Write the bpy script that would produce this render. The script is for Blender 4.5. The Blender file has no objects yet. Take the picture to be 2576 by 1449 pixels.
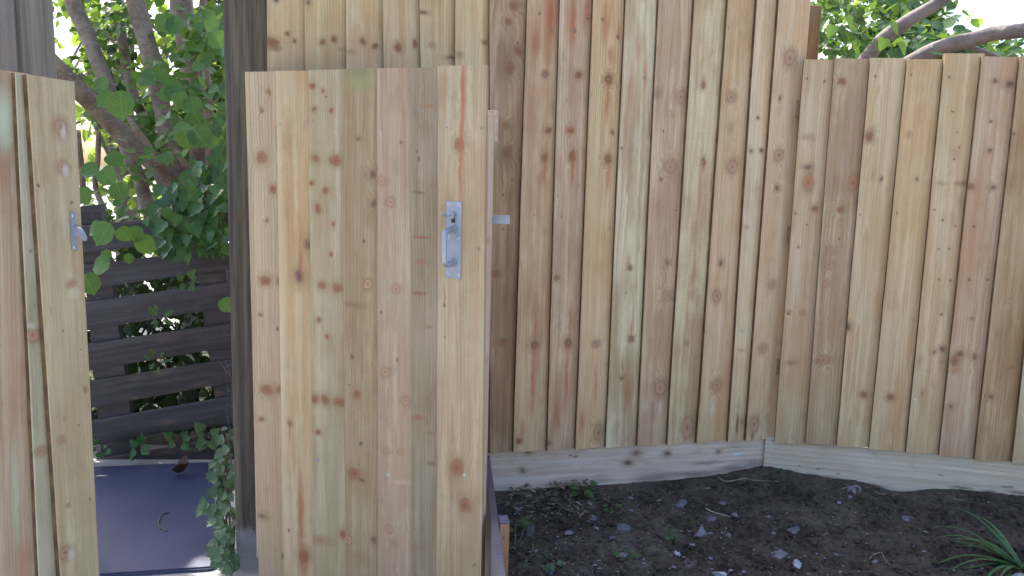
import bpy, bmesh, math, random
from mathutils import Vector, Matrix, noise as mnoise
R = math.radians
rnd = random.Random(7)
S = bpy.context.scene
COL = S.collection

# ------------------------------------------------------------------ camera
F, CX, CY = 2003.0, 1288.0, 724.5            # focal length and centre of the 2576-wide picture
CAMZ = 1.5
cd = bpy.data.cameras.new('camera'); cam = bpy.data.objects.new('camera', cd); COL.objects.link(cam)
cd.sensor_width = 36; cd.lens = 36*F/2576; cd.clip_end = 2000; cd.clip_start = .05
CAMR = Matrix.Rotation(R(90-8.1), 3, 'X') @ Matrix.Rotation(R(1.46), 3, 'Z')
cam.rotation_euler = CAMR.to_euler(); cam.location = (0, 0, CAMZ)
S.camera = cam
S.render.resolution_x = 1024; S.render.resolution_y = 576

# ------------------------------------------------------------------ light
SUN_EL, SUN_AZ = R(52), R(-36)               # azimuth from +Y, negative to the left
sdir = Vector((math.sin(SUN_AZ)*math.cos(SUN_EL), math.cos(SUN_AZ)*math.cos(SUN_EL), math.sin(SUN_EL)))
w = bpy.data.worlds.new('World'); S.world = w; w.use_nodes = True
nt = w.node_tree; nt.nodes.clear()
sky = nt.nodes.new('ShaderNodeTexSky'); sky.sky_type = 'NISHITA'; sky.sun_disc = False
sky.sun_elevation = SUN_EL; sky.sun_rotation = SUN_AZ
sky.air_density = 1.0; sky.dust_density = 4.0; sky.ozone_density = 1.0
bg = nt.nodes.new('ShaderNodeBackground'); bg.inputs['Strength'].default_value = .15
wo = nt.nodes.new('ShaderNodeOutputWorld')
nt.links.new(sky.outputs[0], bg.inputs[0]); nt.links.new(bg.outputs[0], wo.inputs[0])
sl = bpy.data.lights.new('sun', 'SUN'); sl.energy = 4.0; sl.angle = R(.5); sl.color = (1, .94, .84)
so = bpy.data.objects.new('sun', sl); COL.objects.link(so)
so.rotation_euler = sdir.to_track_quat('Z', 'Y').to_euler(); so.location = (-3, 6, 8)
S.view_settings.view_transform = 'Standard'; S.view_settings.look = 'None'
S.view_settings.exposure = 1.6; S.view_settings.gamma = 1

# ------------------------------------------------------------------ helpers
def ray(px, py):
    return CAMR @ Vector(((px-CX)/F, -(py-CY)/F, -1))
def at_depth(px, py, Y):                      # world point at forward distance Y
    d = ray(px, py); return Vector((0, 0, CAMZ)) + d*(Y/d.y)
def at_z(px, py, z):
    d = ray(px, py); return Vector((0, 0, CAMZ)) + d*((z-CAMZ)/d.z)
class Frame:                                  # a vertical plane; local x along it, local -y towards the viewer
    def __init__(s, px, py, Y, a):
        p = at_depth(px, py, Y); s.o = Vector((p.x, p.y, 0)); s.a = a
        s.u = Vector((math.cos(a), math.sin(a), 0)); s.v = Vector((-math.sin(a), math.cos(a), 0))
    def uz(s, px, py, y=0):
        d = ray(px, py); c = Vector((0, 0, CAMZ))
        t = ((s.o + s.v*y - c).dot(s.v))/d.dot(s.v); p = c + d*t - s.o
        return p.dot(s.u), p.z
    def w(s, u, y, z): return s.o + s.u*u + s.v*y + Vector((0, 0, z))
    def scale(s, px, py):                     # metres per picture pixel there
        a, b = s.uz(px, py), s.uz(px+10, py); return abs(b[0]-a[0])/10
def lin(c):
    c /= 255.; return c/12.92 if c <= .04045 else ((c+.055)/1.055)**2.4
def rgb(r, g, b, k=1.0): return (lin(r)*k, lin(g)*k, lin(b)*k, 1)
def lerp(a, b, t): return a+(b-a)*t
def link(o, parent=None):
    COL.objects.link(o)
    if parent: o.parent = parent
    return o
def tag(o, label=None, cat=None, group=None, kind=None):
    for k, v in (('label', label), ('category', cat), ('group', group), ('kind', kind)):
        if v: o[k] = v
    return o
def empty(name, loc, rz=0, label=None, cat=None, group=None):
    o = bpy.data.objects.new(name, None); o.location = loc; o.rotation_euler = (0, 0, rz); o.empty_display_size = .1
    link(o); return tag(o, label, cat, group)
class MB:
    def __init__(s): s.v = []; s.f = []; s.m = []; s.uv = []; s.sm = []
    def face(s, idx, uvs=None, m=0, sm=False):
        s.f.append(idx); s.m.append(m); s.uv.append(uvs or [(0, 0)]*len(idx)); s.sm.append(sm)
    def add(s, p): s.v.append(tuple(p)); return len(s.v)-1
    def build(s, name, mats, parent=None, loc=None, rz=0):
        me = bpy.data.meshes.new(name); me.from_pydata(s.v, [], s.f)
        for m in (mats if isinstance(mats, list) else [mats]): me.materials.append(m)
        me.polygons.foreach_set('material_index', s.m); me.polygons.foreach_set('use_smooth', s.sm)
        ul = me.uv_layers.new(name='UVMap'); flat = []
        for u in s.uv:
            for a in u: flat += [a[0], a[1]]
        ul.data.foreach_set('uv', flat); me.update()
        o = bpy.data.objects.new(name, me)
        if loc is not None: o.location = loc
        o.rotation_euler = (0, 0, rz)
        return link(o, parent)
    def box(s, x0, x1, y0, y1, z0, z1, m=0, ch=.0015, horiz=False):      # chamfered box with metre UVs
        bm = bmesh.new(); bmesh.ops.create_cube(bm, size=1)
        for v in bm.verts: v.co = Vector((lerp(x0, x1, v.co.x+.5), lerp(y0, y1, v.co.y+.5), lerp(z0, z1, v.co.z+.5)))
        if ch: bmesh.ops.bevel(bm, geom=bm.edges[:], offset=ch, segments=1, affect='EDGES')
        s.from_bm(bm, m, horiz)
    def from_bm(s, bm, m=0, horiz=False, mat=None, sm=False):
        base = len(s.v); bm.verts.index_update()
        for v in bm.verts: s.v.append(tuple(mat @ v.co if mat else v.co))
        for f in bm.faces:
            n = f.normal
            uvs = []
            for l in f.loops:
                c = l.vert.co
                a = c.x if abs(n.x) < .8 else c.y
                b = c.z if abs(n.z) < .8 else c.y
                uvs.append((b, a) if horiz else (a, b))
            s.face([base+l.vert.index for l in f.loops], uvs, m, sm)
        bm.free()
    def tube(s, pts, rads, n=8, m=0, jit=0, seed=0, cap=True):
        pts = [Vector(p) for p in pts]; rings = []; L = 0
        prev = None
        for i, p in enumerate(pts):
            t = (pts[min(i+1, len(pts)-1)]-pts[max(i-1, 0)]).normalized()
            if prev is None:
                a = t.orthogonal().normalized()
            else:
                a = (prev - t*prev.dot(t)).normalized()
            prev = a; b = t.cross(a)
            if i: L += (p-pts[i-1]).length
            ring = []
            for k in range(n):
                an = 2*math.pi*k/n; r = rads[i]
                if jit: r *= 1+jit*mnoise.noise(Vector((math.cos(an)*1.3+seed, math.sin(an)*1.3, L*6)))
                ring.append(s.add(p + (a*math.cos(an)+b*math.sin(an))*r))
            rings.append((ring, L))
        for (r0, l0), (r1, l1) in zip(rings, rings[1:]):
            for k in range(n):
                k2 = (k+1) % n
                s.face([r0[k], r0[k2], r1[k2], r1[k]], [(k/n, l0), ((k+1)/n, l0), ((k+1)/n, l1), (k/n, l1)], m, True)
        if cap:
            s.face(rings[0][0][::-1], None, m); s.face(rings[-1][0], None, m)
def smooth_path(pts, n):                      # Catmull-Rom through pts; items may carry extra numbers
    out = []; P = [pts[0]] + list(pts) + [pts[-1]]
    for i in range(1, len(P)-2):
        for k in range(n):
            t = k/n; q = []
            for a, b, c, d in zip(P[i-1], P[i], P[i+1], P[i+2]):
                q.append(.5*((2*b)+(-a+c)*t+(2*a-5*b+4*c-d)*t*t+(-a+3*b-3*c+d)*t**3))
            out.append(q)
    out.append(list(pts[-1])); return out

# ------------------------------------------------------------------ node helper
class NT:
    def __init__(s, name):
        s.mat = bpy.data.materials.new(name); s.mat.use_nodes = True
        s.t = s.mat.node_tree; s.t.nodes.clear()
        s.out = s.t.nodes.new('ShaderNodeOutputMaterial')
    def set(s, sock, v):
        if isinstance(v, bpy.types.NodeSocket): s.t.links.new(v, sock)
        elif v is not None: sock.default_value = v
    def n(s, t, **k):
        x = s.t.nodes.new(t)
        for a, b in k.items(): setattr(x, a, b)
        return x
    def math(s, op, a, b=None, c=None, clamp=False):
        x = s.n('ShaderNodeMath', operation=op, use_clamp=clamp)
        for i, v in enumerate((a, b, c)): s.set(x.inputs[i], v)
        return x.outputs[0]
    def vec(s, op, a, b=None, c=None):
        x = s.n('ShaderNodeVectorMath', operation=op)
        for i, v in enumerate((a, b, c)): s.set(x.inputs[i], v)
        return x.outputs['Value'] if op in ('LENGTH', 'DOT_PRODUCT') else x.outputs[0]
    def mr(s, v, a, b, c=0., d=1., smooth=True):
        x = s.n('ShaderNodeMapRange', interpolation_type='SMOOTHSTEP' if smooth else 'LINEAR')
        for i, q in enumerate((v, a, b, c, d)): s.set(x.inputs[i], q)
        return x.outputs[0]
    def mix(s, f, a, b, blend='MIX'):
        x = s.n('ShaderNodeMix', data_type='RGBA', blend_type=blend)
        s.set(x.inputs[0], f); s.set(x.inputs[6], a); s.set(x.inputs[7], b); return x.outputs[2]
    def noise(s, vec, scale=1., detail=2., rough=.5, color=False):
        x = s.n('ShaderNodeTexNoise'); s.set(x.inputs['Vector'], vec)
        x.inputs['Scale'].default_value = scale; x.inputs['Detail'].default_value = detail; x.inputs['Roughness'].default_value = rough
        return x.outputs['Color' if color else 'Fac']
    def bsdf(s, color, rough=.6, bump=None, bs=.3, bd=.002, spec=.5, metal=0.):
        p = s.n('ShaderNodeBsdfPrincipled')
        s.set(p.inputs['Base Color'], color); s.set(p.inputs['Roughness'], rough); s.set(p.inputs['Metallic'], metal)
        p.inputs['Specular IOR Level'].default_value = spec
        if bump is not None:
            b = s.n('ShaderNodeBump'); b.inputs['Strength'].default_value = bs; b.inputs['Distance'].default_value = bd
            s.set(b.inputs['Height'], bump); s.t.links.new(b.outputs[0], p.inputs['Normal'])
        return p.outputs[0]
    def done(s, sh): s.t.links.new(sh, s.out.inputs[0]); return s.mat

# ------------------------------------------------------------------ wood
WCAL = (1.0, 1.09, 1.24)                        # picture tone -> base colour of the wood
def wc(c): return (lin(c[0])*WCAL[0], lin(c[1])*WCAL[1], lin(c[2])*WCAL[2], 1)
def mul(c, k): return tuple(x*k for x in c)
def shift(c, d): return tuple(max(0, a+b) for a, b in zip(c, d))
def wood(name, tone, spots=(), seed=0, u0=0., w0=.02, slope=.01, wa=.03, wb=.05, spacing=.009, amp=.5,
         dark=None, second=None, rough=.55, pins=.45, fibre=.42, saw=0.):
    """tone: the wood's own colour; spots in metres on the board: (type, u, v, ru, rv, strength, colour)."""
    N = NT(name); r = random.Random(seed*31+5)
    sx, sy, sz = r.uniform(0, 50), r.uniform(0, 50), r.uniform(0, 50)
    dark = dark or shift(tone, (-34, -42, -46)); second = second or shift(tone, (-6, -16, -20))
    uv = N.n('ShaderNodeUVMap'); uv.uv_map = 'UVMap'; uv = uv.outputs[0]
    sep = N.n('ShaderNodeSeparateXYZ'); N.set(sep.inputs[0], uv); u, v = sep.outputs[0], sep.outputs[1]
    warp = N.noise(N.vec('MULTIPLY_ADD', uv, (28, 22, 1), (sx, sy, sz)), 1, 2, color=True)
    warp2 = N.noise(N.vec('MULTIPLY_ADD', uv, (120, 90, 1), (sz, sx, sy)), 1, 2, color=True)
    uvw = N.vec('ADD', uv, N.vec('MULTIPLY', N.vec('SUBTRACT', warp, (.5, .5, .5)), (.012, .02, 0)))
    uvw = N.vec('ADD', uvw, N.vec('MULTIPLY', N.vec('SUBTRACT', warp2, (.5, .5, .5)), (.007, .009, 0)))
    nA = N.noise(N.vec('MULTIPLY_ADD', uv, (4, 1.1, 1), (sy, sx, sz)), 1, 2, color=True)
    sA = N.n('ShaderNodeSeparateXYZ'); N.set(sA.inputs[0], nA)
    uc = N.math('ADD', N.math('SUBTRACT', u, u0), N.math('MULTIPLY', N.math('SUBTRACT', sA.outputs[0], .5), wa))
    wcn = N.math('ADD', N.math('MULTIPLY_ADD', v, slope, w0), N.math('MULTIPLY', N.math('SUBTRACT', sA.outputs[1], .5), wb))
    Rr = N.math('SQRT', N.math('ADD', N.math('MULTIPLY', uc, uc), N.math('MULTIPLY', wcn, wcn)))
    layers = []
    for sp in spots:
        ty, su, sv, ru, rv = sp[:5]; st = sp[5] if len(sp) > 5 else 1; colr = sp[6] if len(sp) > 6 else None
        d = N.vec('LENGTH', N.vec('MULTIPLY_ADD', uvw, (1/ru, 1/rv, 0), (-su/ru, -sv/rv, 0)))
        if ty in 'rdpo':
            Rr = N.math('ADD', Rr, N.mr(d, 0., 3.2, .016*min(1.5, ru/.012), 0.))
        if ty in 'rdp' and not colr: st *= r.uniform(.7, 1.1); ru *= r.uniform(.8, 1.1)
        layers.append((ty, d, st, colr))
    jit = N.noise(N.vec('MULTIPLY_ADD', uv, (9, 1.5, 1), (sz, sy, sx)), 1, 3)
    ph = N.math('ADD', N.math('MULTIPLY', Rr, 1/spacing), N.math('MULTIPLY', jit, 1.6))
    fr = N.math('FRACT', ph)
    ring = N.math('MULTIPLY', N.math('POWER', fr, 2.2), N.mr(fr, .86, 1., 1., 0.))
    fib = N.noise(N.vec('MULTIPLY_ADD', uvw, (210, 3.5, 1), (sx, sz, sy)), 1, 3, .6)
    fib2 = N.noise(N.vec('MULTIPLY_ADD', uvw, (48, 1.6, 1), (sz, sx, sy)), 1, 3, .6)
    big = N.noise(N.vec('MULTIPLY_ADD', uvw, (7, 2.2, 1), (sy, sz, sx)), 1, 3, .55)
    ampn = N.mr(N.noise(N.vec('MULTIPLY_ADD', uv, (8, 1.3, 1), (sx+9, sz, sy)), 1, 2), .3, .7, .45*amp, 1.7*amp)
    c = N.mix(N.mr(big, .38, .62), wc(tone), wc(second))
    blot = N.noise(N.vec('MULTIPLY_ADD', uvw, (11, 4.5, 1), (sz+4, sx, sy)), 1, 4, .6)
    c = N.mix(N.mr(blot, .54, .74, 0., .5), c, wc(shift(second, (-30, -34, -34))))
    c = N.mix(N.mr(blot, .44, .26, 0., .45), c, wc(shift(tone, (16, 20, 20))))
    c = N.mix(N.math('MULTIPLY', ring, ampn, clamp=True), c, wc(dark))
    c = N.mix(N.mr(fib, .40, .68, 0., fibre), c, wc(shift(dark, (10, 12, 14))))
    c = N.mix(N.mr(fib2, .48, .75, 0., .5), c, wc(shift(second, (-22, -28, -30))))
    c = N.mix(N.mr(fib2, .5, .28, 0., .42), c, wc(shift(tone, (22, 22, 20))))
    gr = N.noise(N.vec('MULTIPLY_ADD', uv, (14, 9, 1), (sy+3, sx+3, 0)), 1, 5, .65)
    c = N.mix(N.mr(gr, .56, .78, 0., .35), c, wc((120, 104, 84)))
    height = N.math('ADD', N.math('MULTIPLY', ring, .35), N.math('MULTIPLY', fib, .8))
    if saw:
        sw = N.noise(N.vec('MULTIPLY_ADD', uv, (18, 150, 1), (sx, sy, 2)), 1, 2)
        c = N.mix(N.mr(sw, .5, .75, 0., saw), c, wc(mul(tone, .72))); height = N.math('ADD', height, N.math('MULTIPLY', sw, saw))
    if pins:
        vo = N.n('ShaderNodeTexVoronoi', feature='F1'); N.set(vo.inputs['Vector'], N.vec('MULTIPLY_ADD', uvw, (13, 6, 0), (sx, sy, sz)))
        vo.inputs['Scale'].default_value = 1
        c = N.mix(N.mr(vo.outputs['Distance'], .02, .085, .6*pins, 0.), c, wc((110, 78, 58)))
        c = N.mix(N.mr(vo.outputs['Distance'], .05, .34, .30*pins, 0.), c, wc((156, 122, 90)))
    for ty, d, st, colr in layers:
        if ty == 'r':
            c = N.mix(N.mr(d, .8, 2.7, .5*st, 0.), c, wc((150, 112, 76)))
            c = N.mix(N.mr(d, .9, 1.3, .6*st, 0.), c, wc((128, 92, 64)))
            c = N.mix(N.mr(d, .7, 1.0, .85*st, 0.), c, wc(colr or (150, 98, 66)))
            c = N.mix(N.mr(d, .1, .6, .5*st, 0.), c, wc((116, 66, 50)))
        elif ty == 'd':
            c = N.mix(N.mr(d, .9, 2.6, .45*st, 0.), c, wc((138, 108, 76)))
            c = N.mix(N.mr(d, .5, 1.2, .75*st, 0.), c, wc(colr or (116, 82, 66)))
            c = N.mix(N.mr(d, .1, .6, .5*st, 0.), c, wc((80, 54, 46)))
        elif ty in 'po':
            c = N.mix(N.mr(d, 1., 2.2, .35*st, 0.), c, wc((140, 104, 70)))
            c = N.mix(N.mr(d, .85, 1.3, .55*st, 0.), c, wc((142, 104, 76)))
            c = N.mix(N.mr(d, .6, 1., .8*st, 0.), c, wc(colr or ((178, 116, 78) if ty == 'o' else (184, 142, 112))))
            c = N.mix(N.mr(d, .4, .55, .35*st, 0.), c, wc((150, 104, 78)))
            c = N.mix(N.mr(d, .1, .25, .6*st, 0.), c, wc((108, 70, 54)))
        elif ty == 'n':
            c = N.mix(N.mr(d, .4, 1.3, st*.7, 0.), c, wc(colr or (88, 62, 48)))
        else:                                  # soft stains and painted glare, each with its own shape
            c = N.mix(N.mr(d, .1, 1.25, st, 0.), c, wc(colr))
    return N.done(N.bsdf(c, N.mr(fib, .2, .8, rough-.08, rough+.12), height, .35, .0016, .35))

NE = NT('groove_shade_edge'); _uv = NE.n('ShaderNodeUVMap').outputs[0]  # sawn edge faces coloured darker to paint the shade in the board grooves
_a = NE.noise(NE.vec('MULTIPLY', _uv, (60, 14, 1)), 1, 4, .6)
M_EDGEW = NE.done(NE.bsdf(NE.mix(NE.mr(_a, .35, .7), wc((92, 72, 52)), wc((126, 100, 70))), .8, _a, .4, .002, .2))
def board(mb, ut, ub, W, z0, z1, yl, yr, yb, m, seed, W2=None, edge=None, nz=18, wob=.0016, topdz=0., botdz=0.):
    """one feather-edged board: left edge at ut (z1) / ub (z0); front face from depth yl (left) to yr (right)."""
    W2 = W2 or W
    prof = [(0, yb), (0, yl+.0022), (.0022, yl), (.25, None), (.5, None), (.75, None), (1., yr), (1., yb)]
    rings = []
    for j in range(nz+1):
        t = j/nz; ring = []
        Wj = lerp(W2, W, t); ul = lerp(ub, ut, t)
        ul += wob*mnoise.noise(Vector((seed*7.3, t*3.1, 1))); cup = .0022*mnoise.noise(Vector((seed*3.1, t*1.7, 5)))
        for i, (a, y) in enumerate(prof):
            du = a if i in (1, 2) else a*Wj
            yy = lerp(yl, yr, a)-cup*(1-(2*a-1)**2) if y is None else y
            if i > 1 and i < 7: yy += .0018*mnoise.noise(Vector((seed*5.7, t*2.3, 9)))
            e = .0011*mnoise.noise(Vector((seed, t*30, 2))) if i in (0, 1, 6, 7) else 0
            z = lerp(z0, z1, t) + (lerp(0, topdz, a) if j == nz else 0) + (lerp(0, botdz, a) if j == 0 else 0)
            ring.append((mb.add((ul+du+e, yy, z)), (du-Wj*.5, z)))
        rings.append(ring)
    n = len(prof)
    for r0, r1 in zip(rings, rings[1:]):
        for k in range(n):
            k2 = (k+1) % n; q = [r0[k], r0[k2], r1[k2], r1[k]]
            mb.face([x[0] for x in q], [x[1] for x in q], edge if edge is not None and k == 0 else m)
    mb.face([x[0] for x in rings[0]][::-1], [x[1] for x in rings[0]][::-1], m)
    mb.face([x[0] for x in rings[-1]], [x[1] for x in rings[-1]], m)

def make_boards(fr, lefts, W, z0, z1, spots_px, tones, y_over=.016, y_under=.003, seed=1, ybk=.0, bots=None, tops=None, kw=None, widths=None):
    """lefts: ((x,y) top, (x,y) bottom) of every left edge; spots_px: (type, px, py, rx, ry, strength, colour)."""
    mb = MB(); mats = []; B = []
    for i, (a, b) in enumerate(lefts):
        (ua, za), (ub, zb) = fr.uz(*a, -y_over), fr.uz(*b, -y_over)
        s = (ua-ub)/(za-zb)
        zz0 = bots[i] if bots else z0; zz1 = tops[i] if tops else z1
        B.append((ub+s*(zz1-zb), ub+s*(zz0-zb), zz0, zz1))
    def left(i, z): t = (z-B[i][2])/(B[i][3]-B[i][2]); return lerp(B[i][1], B[i][0], t)
    per = [[] for _ in B]
    for sp in spots_px:
        ty, px, py, rx, ry = sp[:5]
        u, z = fr.uz(px, py, -.009); k = None
        for i in range(len(B)):
            if left(i, z) <= u+.002: k = i
        if k is None: continue
        sc = fr.scale(px, py)
        per[k].append((ty, u, z, rx*sc, ry*sc) + tuple(sp[5:]))
    out = []
    for i, (ut, ub, zz0, zz1) in enumerate(B):
        w_t = widths[i] if widths else (left(i+1, zz1)-ut+.014 if i+1 < len(B) else W)
        w_b = widths[i] if widths else (left(i+1, zz0)-ub+.014 if i+1 < len(B) else W)
        sps = []
        for sp in per[i]:
            t = (sp[2]-zz0)/(zz1-zz0)
            sps.append((sp[0], sp[1]-left(i, sp[2])-lerp(w_b, w_t, t)*.5) + sp[2:])
        r = random.Random(seed*100+i)
        k = dict(u0=r.choice([r.uniform(-.04, .04), r.uniform(-.16, .16)]), w0=r.uniform(-.03, .03), slope=r.uniform(-.035, .035),
                 spacing=r.uniform(.007, .012), amp=r.uniform(.4, .75))
        tn = tones[i % len(tones)]
        if isinstance(tn, dict): k.update({q: v for q, v in tn.items() if q != 'tone'}); tn = tn['tone']
        if kw: k.update(kw)
        tn = tuple(lerp(a_, b_, .22 if seed == 4 else .3)*({4: .96, 2: 1.10}.get(seed, 1.05)) for a_, b_ in zip(tn, (190, 163, 126)))
        mats.append(wood('board_wood', tn, sps, seed*100+i, **k))
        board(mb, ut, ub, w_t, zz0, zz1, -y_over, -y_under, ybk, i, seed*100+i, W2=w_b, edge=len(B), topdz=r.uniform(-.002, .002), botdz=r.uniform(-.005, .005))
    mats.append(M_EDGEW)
    return mb, mats

# ------------------------------------------------------------------ metals and small hardware
def metal(name, c, rough=.38, var=.1):
    N = NT(name); tc = N.n('ShaderNodeTexCoord').outputs['Object']
    a = N.noise(tc, 60, 4); b = N.noise(tc, 14, 3)
    col = N.mix(N.mr(b, .3, .7), (c[0]*.82, c[1]*.82, c[2]*.84, 1), (c[0], c[1], c[2], 1))
    return N.done(N.bsdf(col, N.mr(a, .3, .7, rough-var, rough+var), a, .15, .0005, .5, .45))
M_GALV = metal('galvanised_steel', (.36, .40, .49), .5); M_SCREW = metal('screw_steel', (.75, .78, .84), .22)
M_NAIL = metal('nail_steel', (.30, .29, .29), .4)
M_DARK = NT('dark_slot'); M_DARK = M_DARK.done(M_DARK.bsdf((.02, .02, .02, 1), .6))
def disc(r, h, n=12, dome=True):
    mb = MB(); rings = []
    for (rr, y) in ((r, 0), (r, -h*.45), (r*.72, -h*.85), (r*.3, -h)):
        rings.append([mb.add((rr*math.cos(2*math.pi*k/n), y, rr*math.sin(2*math.pi*k/n))) for k in range(n)])
    for a, b in zip(rings, rings[1:]):
        for k in range(n): mb.face([a[k], a[(k+1) % n], b[(k+1) % n], b[k]], None, 0, True)
    mb.face(rings[-1], None, 0, True); return mb
nail_proto = None
def nails(fr, pts, parent, y, r=.0032, mat=None, name='nail', slot=False):
    proto = None
    for p in pts:
        u, z = fr.uz(p[0], p[1], y)
        if proto is None:
            mb = disc(r, .0022)
            if slot:
                mb.box(-r*.6, r*.6, -.0027, -.0019, -r*.13, r*.13, 1, 0); mb.box(-r*.13, r*.13, -.0029, -.0021, -r*.6, r*.6, 1, 0)
            proto = mb.build(name, [mat or M_NAIL, M_DARK]); o = proto
        else:
            o = link(proto.copy())
        o.parent = parent; o.location = (u, y, z)

# ================================================================== TALL FENCE
A1 = R(12.4)
FT = Frame(1288, 724, 3.0, A1)
ZT0, ZT1 = .30, 2.42
KT = []
def K(lst, ty, *pts):
    for p in pts: lst.append((ty,)+p)
RED = (170, 84, 50); ORG = (176, 108, 72)
K(KT, 'r', (685,107,17,11), (722,88,5,5), (741,101,4,5), (811,107,7,7), (841,99,6,7), (913,104,6,7), (943,117,7,7), (1001,120,8,10), (1043,110,6,9),
  (1220,107,7,6), (1293,15,13,12), (1278,56,9,8), (1283,172,11,14), (1272,316,10,9), (1274,384,14,14), (1303,128,10,12), (1245,687,11,10), (1266,860,11,11),
  (1379,328,7,7), (1369,395,9,12), (1370,188,9,9), (1455,189,9,9), (1435,327,8,8), (1438,393,9,12), (1529,200,10,11), (1529,400,10,10), (1540,332,4,5),
  (1344,866,10,12), (1429,863,10,12), (1397,697,8,8), (1584,672,5,6), (1768,215,5,8), (1768,408,5,7), (1303,1108,7,7), (1378,1110,7,7), (1561,950,5,6), (1587,853,6,6))
K(KT, 'd', (696,4,6,6), (777,8,7,8), (1065,32,11,5), (1136,146,16,5), (1678,660,6,8), (1885,378,6,5), (1915,378,5,5), (1853,1065,4,28), (1660,452,4,4), (1812,660,6,8), (1905,298,4,4), (1951,473,6,7), (1958,248,4,6))
K(KT, 'p', (1713,245,13,14), (1686,418,14,14), (1681,745,12,12), (1660,975,14,16), (1838,245,11,12), (1841,418,13,14), (1800,745,11,13), (1800,968,12,14),
  (1985,145,14,18), (1955,390,11,14), (1940,715,10,10), (1914,876,9,11), (1893,1065,12,18), (1498,863,9,9), (1728,1075,18,26), (1505,1088,12,20), (1726,862,5,6), (1085,115,7,6))
K(KT, 's', (690,122,24,10,.5,(110,76,48)), (1155,140,16,12,.5,(128,92,56)), (880,130,24,12,.4,(140,104,64)), (860,125,18,8,.3,(130,96,58)),
  
  (1270,160,30,110,.55,(128,86,62)), (1275,400,32,40,.5,(120,88,60)), (1262,1070,26,60,.5,(110,78,54)),
  (1385,40,18,70,.75,RED), (1345,110,18,40,.6,(158,98,66)), (1369,430,7,40,.6,RED), (1340,960,8,120,.65,RED), (1346,820,5,40,.5,RED), (1312,1080,9,40,.5,RED),
  (1440,60,14,70,.6,RED), (1475,30,12,50,.5,RED), (1440,425,6,50,.65,RED), (1432,330,20,20,.35,RED), (1424,960,6,110,.6,RED), (1433,810,6,60,.55,RED), (1400,1040,12,50,.4,RED),
  (1520,60,12,60,.5,RED), (1527,250,7,70,.6,RED), (1531,440,6,50,.6,RED), (1558,80,7,30,.5,RED), (1497,960,6,90,.45,RED), (1460,1060,10,40,.5,RED), (1535,140,10,30,.5,RED),
  (1603,125,9,40,.6,(176,116,82)), (1583,230,7,70,.5,(176,116,82)), (1624,190,7,50,.55,RED), (1572,330,7,50,.4,(170,120,90)), (1562,480,6,130,.4,(176,130,100)),
  (1578,985,16,55,.65,(160,96,68)), (1562,920,4,25,.5,RED), (1588,830,4,30,.6,RED), (1578,660,5,30,.4,RED),
  (1768,200,4,20,.5,RED), (1768,420,5,16,.5,RED), (1744,690,9,60,.6,(168,106,76)), (1758,480,9,90,.4,(172,116,88)), (1738,745,14,14,.4,(168,106,76)),
  (1660,1025,7,22,.4,(208,198,190)), (1788,1022,7,26,.4,(212,204,196)), (1620,1020,12,20,.4,(196,182,160)),  # the palest pair is glare painted into the board colour
  (1650,235,20,18,.5,(128,98,70)), (1862,880,20,7,.55,(176,124,100)), (1875,570,12,8,.6,(168,118,96)), (1838,320,16,20,.4,(150,112,80)), (1888,1095,7,14,.6,(116,74,50)))
K(KT, 'n', (1355,36,4,4), (1388,75,4,5), (1445,78,4,5), (1481,43,4,5), (1513,50,4,4), (1553,91,4,5), (1266,575,3,4), (1303,108,4,4), (1345,540,2,3), (1410,545,2,3), (1560,373,4,4), (1573,735,3,4), (1665,332,3,4), (1700,530,3,3), (1288,452,3,4), (1400,490,2,3), (1265,490,3,4))
EL = [((672,0),(672,180)), ((766,0),(767,170)), ((870,0),(871,165)), ((963,0),(965,165)), ((1055,0),(1058,160)), ((1146,0),(1145,160)),
      ((1232,0),(1232,1130)), ((1326,0),(1291,1132)), ((1409,0),(1376,1128)), ((1492,0),(1448,1124)), ((1574,0),(1524,1120)), ((1658,0),(1603,1118)),
      ((1747,0),(1679,1114)), ((1832,0),(1753,1112)), ((1905,0),(1832,1108)), ((1960,0),(1876,1107))]
tt = [(186,162,124), (188,164,122), (190,164,126), (186,160,120), (184,160,118), (190,166,124), dict(tone=(158,128,96), amp=.8, second=(140,104,78)),
      dict(tone=(186,154,116), second=(178,134,98), u0=.02), dict(tone=(182,152,120), second=(174,134,104)), dict(tone=(190,162,122), u0=.01, w0=.005, amp=.8),
      dict(tone=(200,186,150), second=(176,146,110), u0=.0, w0=.01, slope=.03, amp=.9), dict(tone=(182,152,120), second=(174,138,108)),
      dict(tone=(192,174,132), saw=.22, second=(174,138,102)), dict(tone=(182,152,116), u0=.0), dict(tone=(194,172,138), pins=1.3), dict(tone=(188,160,126), u0=-.01)]
tall = empty('tall_board_fence', FT.w(0, 0, 0), A1, 'tall brown close boarded fence behind the open gate with rust red resin streaks', 'fence', 'close boarded fences')
bots = []
for i in range(16):
    yy = 1140-(i-6)*3.7
    bots.append(FT.uz(EL[i][1][0] if i > 5 else 1232, yy if i > 5 else 1146, -.016)[1])
mb, mats = make_boards(FT, EL, .15, ZT0, ZT1, KT, tt, .026, .003, 2, .001, bots=bots)
pan = mb.build('board_panel', mats, tall)
nails(FT, [(1357,36), (1388,73), (1445,76), (1481,42), (1513,49), (1622,196), (1768,217), (1768,408), (1560,373), (1397,697), (1344,866), (1429,863), (1498,863), (1584,672), (1587,853), (1561,950), (1726,862), (1529,200), (1369,188), (1303,1108), (1378,1112), (1451,1107), (1267,575), (1310,692)], pan, -.0200, .0042)
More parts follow.
